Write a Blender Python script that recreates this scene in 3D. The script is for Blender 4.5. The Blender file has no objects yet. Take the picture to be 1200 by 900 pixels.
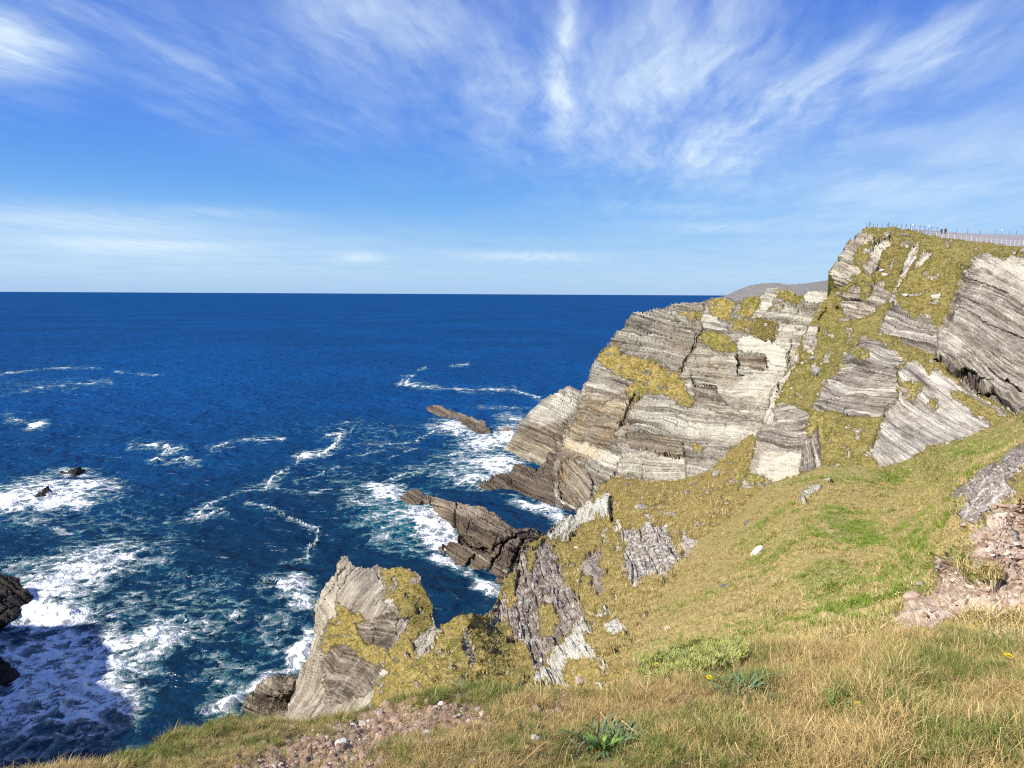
import bpy, bmesh, math, random
import numpy as np
from mathutils import Vector, Matrix
R = math.radians
SC = bpy.context.scene
COL = SC.collection
rng = np.random.default_rng(7)
random.seed(7)

# ------------------------------------------------------------------ camera
H = 50.0                      # eye height above the sea
FPX = 832.0                   # focal length in pixels of the 1200 px wide photo (24 mm phone lens)
PITCH, ROLL = R(7.23), R(0.30)
_f = np.array([0, math.cos(PITCH), -math.sin(PITCH)])
_r0 = np.array([1.0, 0, 0]); _u0 = np.array([0, math.sin(PITCH), math.cos(PITCH)])
_r = _r0 * math.cos(ROLL) + _u0 * math.sin(ROLL)
_u = -_r0 * math.sin(ROLL) + _u0 * math.cos(ROLL)
EYE = np.array([0, 0, H])
cam_d = bpy.data.cameras.new('camera'); cam = bpy.data.objects.new('camera', cam_d); COL.objects.link(cam)
cam_d.sensor_width = 36.0; cam_d.lens = FPX / 1200 * 36.0
cam_d.clip_start = 0.05; cam_d.clip_end = 120000
m = Matrix.Identity(4)
for i in range(3):
    m[i][0], m[i][1], m[i][2], m[i][3] = _r[i], _u[i], -_f[i], EYE[i]
cam.matrix_world = m
SC.camera = cam

# ------------------------------------------------------------------ sun, sky, exposure
SUN_AZ, SUN_EL = R(-122), R(41)          # behind the camera, over the left shoulder
sun_dir = Vector((math.sin(SUN_AZ) * math.cos(SUN_EL), math.cos(SUN_AZ) * math.cos(SUN_EL), math.sin(SUN_EL)))
sd = bpy.data.lights.new('sun', 'SUN'); so = bpy.data.objects.new('sun', sd); COL.objects.link(so)
sd.energy = 5.0; sd.angle = R(0.53); sd.color = (1.0, 0.955, 0.88)
so.rotation_euler = sun_dir.to_track_quat('Z', 'Y').to_euler()
SC.view_settings.view_transform = 'Standard'; SC.view_settings.look = 'None'
SC.view_settings.gamma = 1.0; SC.view_settings.use_curve_mapping = False
SC.view_settings.exposure = 0.42
SC.cycles.max_bounces = 4; SC.cycles.diffuse_bounces = 2; SC.cycles.glossy_bounces = 2
SC.cycles.use_denoising = False; SC.cycles.sample_clamp_direct = 2.0; SC.cycles.sample_clamp_indirect = 3.0
SC.cycles.pixel_filter_type = 'BLACKMAN_HARRIS'; SC.cycles.filter_width = 1.15

class NT:
    """small helper to write node trees"""
    def __init__(s, tree): s.t = tree; s.n = tree.nodes; s.l = tree.links
    def new(s, typ, **kw):
        n = s.n.new(typ)
        for k, v in kw.items(): setattr(n, k, v)
        return n
    def put(s, sock, v):
        if hasattr(v, 'is_output') or isinstance(v, bpy.types.NodeSocket): s.l.new(v, sock)
        elif v is not None: sock.default_value = v
    def math(s, op, a, b=None, c=None, clamp=False):
        n = s.new('ShaderNodeMath', operation=op); n.use_clamp = clamp
        s.put(n.inputs[0], a); s.put(n.inputs[1], b)
        if c is not None: s.put(n.inputs[2], c)
        return n.outputs[0]
    def vmath(s, op, a, b=None):  # noqa
        n = s.new('ShaderNodeVectorMath', operation=op)
        s.put(n.inputs[0], a); s.put(n.inputs[1], b)
        return n.outputs[1] if op in ('LENGTH', 'DOT_PRODUCT') else n.outputs[0]
    def noise(s, vec, scale, detail=4, rough=.55, dist=0.0, ntype=None):
        n = s.new('ShaderNodeTexNoise'); s.put(n.inputs['Vector'], vec)
        s.put(n.inputs['Scale'], scale); n.inputs['Detail'].default_value = detail
        n.inputs['Roughness'].default_value = rough; n.inputs['Distortion'].default_value = dist
        if ntype: n.noise_type = ntype
        return n.outputs[0]
    def smooth(s, v, a, b, lo=0.0, hi=1.0):
        n = s.new('ShaderNodeMapRange', interpolation_type='SMOOTHSTEP')
        s.put(n.inputs[0], v); s.put(n.inputs[1], a); s.put(n.inputs[2], b); s.put(n.inputs[3], lo); s.put(n.inputs[4], hi)
        return n.outputs[0]
    def ramp(s, v, stops):
        n = s.new('ShaderNodeValToRGB'); e = n.color_ramp.elements
        while len(e) < len(stops): e.new(0.5)
        for q, (p, c) in zip(e, stops): q.position = p; q.color = (*c, 1)
        s.put(n.inputs[0], v); return n.outputs[0]
    def mix(s, f, a, b, blend='MIX'):
        n = s.new('ShaderNodeMix', data_type='RGBA', blend_type=blend)
        s.put(n.inputs[0], f)
        for k, v in ((6, a), (7, b)):
            if isinstance(v, tuple) and len(v) == 3: v = (*v, 1)
            s.put(n.inputs[k], v)
        return n.outputs[2]
    def attr(s, name): 
        n = s.new('ShaderNodeAttribute'); n.attribute_name = name; return n
    def sep(s, v):
        n = s.new('ShaderNodeSeparateXYZ'); s.put(n.inputs[0], v); return n.outputs
    def comb(s, x, y, z):
        n = s.new('ShaderNodeCombineXYZ'); s.put(n.inputs[0], x); s.put(n.inputs[1], y); s.put(n.inputs[2], z); return n.outputs[0]
    def bump(s, h, strength, dist, normal=None):
        n = s.new('ShaderNodeBump'); n.inputs['Strength'].default_value = strength; n.inputs['Distance'].default_value = dist
        s.put(n.inputs['Height'], h)
        if normal is not None: s.put(n.inputs['Normal'], normal)
        return n.outputs[0]

world = bpy.data.worlds.new('World'); SC.world = world; world.use_nodes = True
w = NT(world.node_tree); w.n.clear()
sky = w.new('ShaderNodeTexSky', sky_type='NISHITA'); sky.sun_disc = False
sky.sun_elevation = SUN_EL; sky.sun_rotation = SUN_AZ
sky.altitude = 50; sky.air_density = 1.0; sky.dust_density = 0.0; sky.ozone_density = 4.0
hs = w.new('ShaderNodeHueSaturation'); hs.inputs['Saturation'].default_value = 1.35
hs.inputs['Hue'].default_value = 0.495; w.l.new(sky.outputs[0], hs.inputs['Color'])
tc = w.new('ShaderNodeTexCoord'); dx, dy, dz = w.sep(tc.outputs['Generated'])
hyp = w.math('SQRT', w.math('ADD', w.math('MULTIPLY', dx, dx), w.math('MULTIPLY', dy, dy)))
az = w.math('ARCTAN2', dx, dy); el = w.math('DIVIDE', dz, w.math('MAXIMUM', hyp, .02))
zc = w.math('ADD', w.math('MAXIMUM', dz, 0.0), 0.035)
cu, cv = w.math('DIVIDE', dx, zc), w.math('DIVIDE', dy, zc)          # a high, flat sheet of cirrus: streaks run away from us
warp = w.noise(w.comb(w.math('MULTIPLY', cu, .5), w.math('MULTIPLY', cv, .25), 3.1), 1.0, 3)
warp = w.math('MULTIPLY', w.math('SUBTRACT', warp, .5), .8)
wp2 = w.math('MULTIPLY', w.math('SUBTRACT', w.noise(w.comb(w.math('MULTIPLY', cu, 1.6), w.math('MULTIPLY', cv, .9), 7.7), 1.0, 4, .6), .5), .38)
uw = w.math('ADD', w.math('ADD', w.math('ADD', cu, w.math('MULTIPLY', cv, -0.05)), warp), wp2)
ub = w.math('ADD', w.math('ADD', cu, w.math('MULTIPLY', cv, -0.30)), w.math('MULTIPLY', wp2, .9))
st = w.noise(w.comb(w.math('MULTIPLY', uw, 1.9), w.math('MULTIPLY', cv, .30), 0.0), 1.0, 8, .60)
st2 = w.noise(w.comb(w.math('MULTIPLY', uw, 8.0), w.math('MULTIPLY', cv, 1.1), 5.0), 1.0, 5, .6)
st3 = w.noise(w.comb(w.math('MULTIPLY', ub, 5.4), w.math('MULTIPLY', cv, .8), 2.0), 1.0, 7, .62)
puff = w.noise(w.comb(w.math('MULTIPLY', cu, 1.0), w.math('MULTIPLY', cv, .8), 9.0), 1.0, 6, .6)
def blob(px, py, sx, sy, k, tilt=0.0):
    a0, e0 = math.atan((px - 600) / FPX), (345 - py) / FPX * math.cos(math.atan((px - 600) / FPX))
    da, de = w.math('SUBTRACT', az, a0), w.math('SUBTRACT', el, e0)
    c, s_ = math.cos(R(tilt)), math.sin(R(tilt))
    p = w.math('ADD', w.math('MULTIPLY', da, c * FPX / sx), w.math('MULTIPLY', de, s_ * FPX / sx))
    q = w.math('ADD', w.math('MULTIPLY', da, -s_ * FPX / sy), w.math('MULTIPLY', de, c * FPX / sy))
    r2 = w.math('ADD', w.math('MULTIPLY', p, p), w.math('MULTIPLY', q, q))
    return w.math('MULTIPLY', w.math('EXPONENT', w.math('MULTIPLY', r2, -1.0)), k)
def total(v): 
    r_ = v[0]
    for x in v[1:]: r_ = w.math('ADD', r_, x)
    return r_
high = w.math('MULTIPLY', w.smooth(el, .42, .62), .55)
clear = w.ramp(w.math('MULTIPLY', el, 1.6), [(0.0, (.36, .60, .93)), (.05, (.37, .63, .96)), (.18, (.19, .48, .97)), (.34, (.092, .295, .91)), (.60, (.050, .19, .78)), (1.0, (.03, .115, .52))])
clear = w.vmath('SCALE', clear); clear.node.inputs['Scale'].default_value = 9.4
base = w.mix(.90, hs.outputs[0], clear)
high = w.math('MULTIPLY', w.smooth(el, .46, .7), .22)
fan = total([blob(470, 50, 150, 95, .55, -25), blob(590, 110, 60, 80, .42, 10), blob(170, 75, 180, 48, .62, -14), blob(800, 95, 120, 100, .55, 35), blob(720, 130, 110, 60, .35, 20), blob(1010, 95, 230, 45, .62, 24), blob(900, 150, 160, 26, .35, 18),
             blob(660, 25, 11, 60, .75, -4), blob(650, 105, 13, 55, .9, 8), blob(38, 66, 60, 42, 1.1, 15), blob(1120, 190, 240, 70, .26, 14), blob(620, 40, 500, 60, .22), high])
streak = w.smooth(w.math('ADD', w.math('MULTIPLY', st, .42), w.math('ADD', w.math('MULTIPLY', st2, .24), w.math('MULTIPLY', st3, .34))), .33, .67)
cirrus = w.math('MULTIPLY', fan, w.math('MULTIPLY', w.math('ADD', w.math('MULTIPLY', streak, .90), .13), w.smooth(puff, .26, .66, .30, 1.15)))
veil = total([blob(1130, 215, 280, 75, .36, 10), blob(130, 290, 380, 36, .42), blob(640, 325, 800, 20, .10)])
lowband = total([blob(170, 292, 95, 8, .36), blob(620, 302, 90, 6, .40), blob(425, 304, 26, 6, .42), blob(100, 263, 100, 12, .28), blob(270, 254, 60, 6, .18), blob(840, 268, 60, 8, .18)])
cl = w.math('ADD', w.math('ADD', cirrus, w.math('MULTIPLY', veil, w.smooth(puff, .2, .75, .55, 1.1))), w.math('MULTIPLY', lowband, w.smooth(st2, .3, .6, .5, 1.2)))
cl = w.math('MINIMUM', cl, .88)
skyc = w.mix(cl, base, (7.7, 9.2, 10.3))
bg = w.new('ShaderNodeBackground'); bg.inputs[1].default_value = 0.076; w.l.new(skyc, bg.inputs[0])
ow = w.new('ShaderNodeOutputWorld'); w.l.new(bg.outputs[0], ow.inputs[0])

# ------------------------------------------------------------------ projection helpers
def ray(px, py):
    px = np.asarray(px, float); py = np.asarray(py, float)
    return _f + ((px - 600) / FPX)[..., None] * _r - ((py - 450) / FPX)[..., None] * _u
def at(px, py, D): return EYE + ray(px, py) * np.asarray(D, float)[..., None]
def dsea(px, py): return -H / ray(px, py)[..., 2]
def to_px(P):
    q = np.asarray(P, float) - EYE
    d = q @ _f; d = np.where(d < 1e-3, 1e-3, d)
    return 600 + FPX * (q @ _r) / d, 450 - FPX * (q @ _u) / d, q @ _f

# ------------------------------------------------------------------ noise
_perm = np.random.default_rng(11).permutation(1024).astype(np.int64)
def _h(i, j, k): return _perm[(_perm[(_perm[i & 1023] + j) & 1023] + k) & 1023]
_g = np.random.default_rng(3).normal(size=(1024, 3)); _g /= np.linalg.norm(_g, axis=1)[:, None]
_gx, _gy, _gz = (np.ascontiguousarray(_g[:, q]) for q in range(3))
def perlin(x, y, z=0.0):
    x, y, z = np.broadcast_arrays(np.asarray(x, float), np.asarray(y, float), np.asarray(z, float))
    i, j, k = np.floor(x).astype(np.int64), np.floor(y).astype(np.int64), np.floor(z).astype(np.int64)
    fx, fy, fz = x - i, y - j, z - k
    u, v, ww = (t * t * t * (t * (t * 6 - 15) + 10) for t in (fx, fy, fz))
    out = 0; flat = np.ptp(z) == 0 and float(np.ravel(fz)[0]) == 0.0 if z.size else False
    for a in (0, 1):
        pa = _perm[(i + a) & 1023]; ua = u if a else 1 - u
        for b in (0, 1):
            pb = _perm[(pa + j + b) & 1023]; w_ = ua * (v if b else 1 - v)
            for c in ((0,) if flat else (0, 1)):
                n = (pb + k + c) & 1023
                d = _gx[_perm[n]] * (fx - a) + _gy[_perm[n]] * (fy - b) + _gz[_perm[n]] * (fz - c)
                out = out + d * w_ * (ww if c else 1 - ww)
    return out * 1.5
def fbm(x, y, z=0.0, o=4, g=.5):
    s, a, f = 0, 1.0, 1.0
    for q in range(o):
        s = s + a * perlin(x * f + 17.3 * q, y * f - 9.1 * q, z * f + 4.7 * q); a *= g; f *= 2.03
    return s
def hash01(i, seed=0): return _perm[(_perm[(np.asarray(i, np.int64) + seed * 131) & 1023] + seed * 37) & 1023] / 1023.0
def sstep(a, b, x):
    t = np.clip((x - a) / (b - a), 0, 1); return t * t * (3 - 2 * t)

def inside(x, y, poly):
    r = np.zeros(np.shape(x), bool); n = len(poly)
    for i in range(n):
        (x0, y0), (x1, y1) = poly[i], poly[(i + 1) % n]
        if y0 == y1: continue
        c = ((y0 > y) != (y1 > y)) & (x < (x1 - x0) * (y - y0) / (y1 - y0) + x0)
        r ^= c
    return r
def pdist(x, y, pts, closed=False):
    d = np.full(np.shape(x), 1e9); n = len(pts)
    for i in range(n if closed else n - 1):
        (x0, y0), (x1, y1) = pts[i][:2], pts[(i + 1) % n][:2]
        vx, vy = x1 - x0, y1 - y0; L = vx * vx + vy * vy + 1e-9
        t = np.clip(((x - x0) * vx + (y - y0) * vy) / L, 0, 1)
        d = np.minimum(d, np.hypot(x - x0 - t * vx, y - y0 - t * vy))
    return d
def Z(ox, oy, sc, *pts): return [(ox + x / sc, oy + y / sc) for x, y in pts]

# ------------------------------------------------------------------ mesh + tagging helpers
def link(name, me, mat=None, parent=None):
    o = bpy.data.objects.new(name, me); COL.objects.link(o)
    if mat is not None and me is not None and not me.materials: me.materials.append(mat)
    if parent is not None: o.parent = parent
    return o
def tag(o, label=None, cat=None, group=None, kind=None):
    for k, v in (('label', label), ('category', cat), ('group', group), ('kind', kind)):
        if v: o[k] = v
    return o
def np_mesh(name, V, F, attrs=None, smooth=False):
    me = bpy.data.meshes.new(name); V = np.asarray(V, np.float32); F = np.asarray(F, np.int32)
    n = F.shape[1]
    me.vertices.add(len(V)); me.vertices.foreach_set('co', V.ravel())
    me.loops.add(F.size); me.loops.foreach_set('vertex_index', F.ravel())
    me.polygons.add(len(F)); me.polygons.foreach_set('loop_start', np.arange(0, F.size, n, dtype=np.int32))
    me.polygons.foreach_set('loop_total', np.full(len(F), n, np.int32))
    me.polygons.foreach_set('use_smooth', np.full(len(F), smooth))
    me.update(calc_edges=True)
    for k, a in (attrs or {}).items():
        a = np.asarray(a, np.float32)
        if a.ndim == 1: me.attributes.new(k, 'FLOAT', 'POINT').data.foreach_set('value', a)
        elif a.shape[1] == 3: me.attributes.new(k, 'FLOAT_VECTOR', 'POINT').data.foreach_set('vector', a.ravel())
    return me
def bm_obj(name, bm, mat, parent=None, smooth=False):
    me = bpy.data.meshes.new(name); bm.to_mesh(me); bm.free()
    if smooth: me.polygons.foreach_set('use_smooth', [True] * len(me.polygons))
    return link(name, me, mat, parent)
def empty(name, loc, rz=0.0):
    o = bpy.data.objects.new(name, None); COL.objects.link(o); o.location = loc; o.rotation_euler.z = rz
    o.empty_display_size = .2; return o
def copy_tree(o, parent=None):
    c = o.copy(); COL.objects.link(c); c.parent = parent
    for ch in [x for x in SC.objects if x.parent == o]: copy_tree(ch, c)
    return c

# ------------------------------------------------------------------ materials
def principled(name):
    mt = bpy.data.materials.new(name); mt.use_nodes = True; t = NT(mt.node_tree); b = t.n['Principled BSDF']
    return mt, t, b
def rock_mat(name, dark, mid, light, cream, lichen=(.60, .60, .50), lich_amt=.5, contrast=1.0, moss=.95, bump=.7, blot_amt=.22, warm=(.255, .205, .142)):
    """bedded rock: bands follow the 'bed' attribute (along, out of, across the beds)"""
    mt, t, b = principled(name)
    bed = t.attr('bed').outputs['Vector']; zr, zg, zb = t.sep(t.attr('zone').outputs['Vector'])
    def band(sa, sc_, ss, det, ro): return t.noise(t.vmath('MULTIPLY', bed, (sa, sc_, ss)), 1.0, det, ro)
    n0 = band(.004, .006, .036, 2, .5); n1 = band(.006, .008, .11, 3, .55); n2 = band(.010, .012, .34, 4, .6); n3 = band(.03, .03, 1.1, 3, .6); n4 = t.noise(bed, .30, 4, .65)
    blot = t.noise(bed, .05, 5, .62, .4)
    v = t.math('ADD', t.math('ADD', t.math('MULTIPLY', n1, .30), t.math('MULTIPLY', n2, .38)), t.math('ADD', t.math('MULTIPLY', n3, .21), t.math('MULTIPLY', n4, .11)))
    v = t.math('ADD', t.math('MULTIPLY', t.math('SUBTRACT', v, .5), t.smooth(t.noise(bed, .022, 3, .5), .3, .7, 1.0 * contrast, 2.1 * contrast)), .5)
    v = t.math('ADD', v, t.math('MULTIPLY', t.math('SUBTRACT', n0, .5), .28 * contrast))
    v = t.math('ADD', v, t.math('MULTIPLY', t.math('SUBTRACT', blot, .5), blot_amt))
    v = t.math('ADD', v, zr)
    c = t.ramp(v, [(.30, dark), (.43, mid), (.56, light), (.70, cream)])
    wf = t.math('MULTIPLY', zg, t.smooth(t.noise(bed, .03, 4, .6), .30, .62, .35, 1.0))
    c = t.mix(wf, c, t.mix(1.0, c, tuple(min(1, x * 3.6) for x in warm), 'MULTIPLY'))
    lf = t.math('MULTIPLY', t.smooth(t.math('ADD', t.noise(bed, .16, 4, .65, .4), t.math('MULTIPLY', zb, .30)), .60, .70), lich_amt)
    c = t.mix(lf, c, lichen)
    # moss and thin turf creeping over ledges and into cracks beside the grass
    vg = t.attr('veg').outputs['Fac']; up = t.sep(t.new('ShaderNodeNewGeometry').outputs['Normal'])[2]
    mz = t.math('ADD', t.math('ADD', t.noise(bed, .11, 5, .7, .5), t.math('MULTIPLY', t.noise(bed, .5, 3, .7), .3)), t.math('ADD', t.math('MULTIPLY', vg, .25), t.math('MULTIPLY', up, .10)))
    mf = t.math('MULTIPLY', t.smooth(mz, .90, .99), moss)
    c = t.mix(mf, c, t.ramp(t.noise(bed, .4, 3, .7), [(.35, (.10, .075, .02)), (.5, (.24, .18, .045)), (.66, (.36, .28, .10))]))
    t.l.new(c, b.inputs['Base Color']); b.inputs['Roughness'].default_value = .9
    b.inputs['Specular IOR Level'].default_value = .2
    h = t.math('ADD', t.math('ADD', t.math('MULTIPLY', n2, .7), t.math('MULTIPLY', n3, .5)), t.math('MULTIPLY', t.noise(bed, .45, 5, .7), .7))
    bn = t.bump(h, 1.0, bump); t.l.new(t.math('MULTIPLY', t.attr('ppm').outputs['Fac'], bump * 3.6), bn.node.inputs['Distance']); t.l.new(bn, b.inputs['Normal'])
    return mt
def turf_mat(name, straw, olive, green, brown, scale=1.0, green_amt=.5, fine=1.0):
    mt, t, b = principled(name)
    p = t.attr('bed').outputs['Vector']; zr, zg, zb = t.sep(t.attr('zone').outputs['Vector'])
    big = t.noise(p, .018 * scale, 4, .6, .5); med = t.noise(p, .09 * scale, 4, .62, .8); fin = t.noise(p, .42 * scale * fine, 4, .7, .4)
    c = t.mix(t.smooth(med, .36, .62), straw, olive)
    c = t.mix(t.math('MULTIPLY', t.smooth(t.math('ADD', t.math('MULTIPLY', big, .6), t.math('ADD', t.math('MULTIPLY', med, .4), zg)), .50, .66), green_amt), c, green)
    c = t.mix(t.smooth(t.math('ADD', fin, t.math('MULTIPLY', med, .4)), .78, .60, .0, .75), c, straw)
    c = t.mix(t.math('MULTIPLY', t.smooth(t.math('ADD', fin, zr), .53, .66), .85), c, brown)
    t.l.new(c, b.inputs['Base Color']); b.inputs['Roughness'].default_value = .95; b.inputs['Specular IOR Level'].default_value = .1
    bn = t.bump(fin, 1.0, .5); t.l.new(t.math('MULTIPLY', t.attr('ppm').outputs['Fac'], 2.4), bn.node.inputs['Distance']); t.l.new(bn, b.inputs['Normal'])
    return mt
def flat_mat(name, col, rough=.8, var=.25, scale=20.0, spec=.3, bump=0.0):
    mt, t, b = principled(name)
    n = t.noise(t.new('ShaderNodeTexCoord').outputs['Object'], scale, 4, .6)
    lo, hi = tuple(x * (1 - var) for x in col), tuple(min(1, x * (1 + var)) for x in col)
    t.l.new(t.ramp(n, [(.3, lo), (.7, hi)]), b.inputs['Base Color']); b.inputs['Roughness'].default_value = rough
    b.inputs['Specular IOR Level'].default_value = spec
    if bump: t.l.new(t.bump(n, .6, bump), b.inputs['Normal'])
    return mt
M = {}
M['headland_rock'] = rock_mat('headland rock', (.105, .088, .066), (.225, .196, .148), (.385, .352, .275), (.60, .57, .46), (.60, .60, .47), .40, 1.2)
M['cliff_rock'] = rock_mat('grey banded rock', (.10, .082, .062), (.25, .214, .168), (.43, .385, .31), (.70, .645, .52), (.62, .60, .47), .40, 1.3, blot_amt=.3)
M['outcrop_rock'] = rock_mat('lilac grey rock', (.105, .077, .054), (.255, .204, .158), (.43, .365, .29), (.70, .64, .53), (.77, .72, .60), .85, .6, blot_amt=.8, bump=1.0)
M['crag_rock'] = rock_mat('brown grey crag rock', (.090, .072, .052), (.245, .204, .152), (.41, .36, .275), (.65, .60, .46), (.64, .61, .47), .50, .85, blot_amt=.5)
M['sea_rock'] = rock_mat('wave washed brown rock', (.035, .026, .018), (.105, .078, .055), (.19, .148, .105), (.35, .30, .225), (.38, .33, .26), .18, .9, 0.0)
M['black_rock'] = rock_mat('wet black rock', (.012, .011, .010), (.03, .026, .022), (.06, .05, .04), (.11, .09, .07), (.2, .18, .15), .05, .8, 0.0)
M['scree_rock'] = rock_mat('reddish broken rock', (.23, .145, .088), (.42, .31, .215), (.57, .45, .33), (.70, .59, .46), (.62, .6, .55), .05, 1.15, .3)
M['white_rock'] = rock_mat('white lichened rock', (.17, .14, .09), (.42, .39, .30), (.58, .55, .45), (.68, .655, .56), (.66, .64, .54), .6, 1.0, blot_amt=.7)
M['hill'] = turf_mat('far moorland', (.27, .245, .21), (.24, .225, .19), (.215, .225, .18), (.225, .205, .18), .5, .4, .4)  # distance haze is greyed into these turf colours
M['far_turf'] = turf_mat('dry ochre turf', (.44, .335, .12), (.27, .21, .045), (.14, .165, .022), (.11, .08, .028), 1.2, .9)
M['slope_turf'] = turf_mat('olive turf', (.41, .325, .12), (.225, .19, .04), (.10, .14, .018), (.10, .078, .026), 1.1, .95)
M['hillside_turf'] = turf_mat('straw and green turf', (.62, .48, .20), (.36, .29, .075), (.13, .235, .022), (.17, .11, .045), .8, .95)
M['tarmac'] = flat_mat('grey gravel', (.30, .28, .27), .9, .12, .8)
# ------------------------------------------------------------------ relief landforms
def tps(ctrl):
    c = np.array([(x, y, (dsea(x, y) if d == 'S' else d)) for x, y, d in ctrl], float)
    X = c[:, :2] / 300.0; n = len(c)
    def ph(r): return np.where(r > 1e-9, r * r * np.log(np.maximum(r, 1e-9)), 0)
    K = ph(np.linalg.norm(X[:, None] - X[None], axis=2)) + np.eye(n) * 2e-4
    Pm = np.c_[np.ones(n), X]; A = np.block([[K, Pm], [Pm.T, np.zeros((3, 3))]])
    sol = np.linalg.solve(A, np.r_[1 / c[:, 2], 0, 0, 0])
    lo, hi = c[:, 2].min() * .8, c[:, 2].max() * 1.15
    def f(x, y):
        q = np.stack([x, y], -1) / 300.0
        s = sol[n] + sol[n + 1] * q[..., 0] + sol[n + 2] * q[..., 1]
        for i in range(n): s = s + sol[i] * ph(np.hypot(q[..., 0] - X[i, 0], q[..., 1] - X[i, 1]))
        return 1 / np.clip(s, 1 / hi, 1 / lo)
    return f

def layers(a, c, s, ts, blk=5.0, seed=0):
    """bedding: every bed, and every block of a bed, stands a little prouder or further back than the next"""
    out = 0
    for q, (t, amp) in enumerate(ts):
        sw = s + .22 * t * fbm(a / (t * 7), c / (t * 7), seed + q * 9.7, 2)
        k = np.floor(sw / t); fr = sw / t - k
        def val(kk):
            w_ = t * blk * (0.6 + hash01(kk, seed + 3 + q))
            cell = np.floor(a / w_ + hash01(kk, seed + 7) * 7 + .15 * perlin(s / t, c / t, 3.3))
            return .65 * hash01(kk, seed + q) + .35 * hash01(kk * 7 + cell, seed + 11 + q) + .25 * perlin(a / (t * 6), c / (t * 6), kk * 3.7)
        e = sstep(.80, 1.0, fr)
        out = out + amp * (val(k) * (1 - e) + val(k + 1) * e - .5)
        out = out - amp * .6 * np.exp(-((fr - 1.0) / .09) ** 2)                 # a recessed joint between beds
    return out

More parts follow.
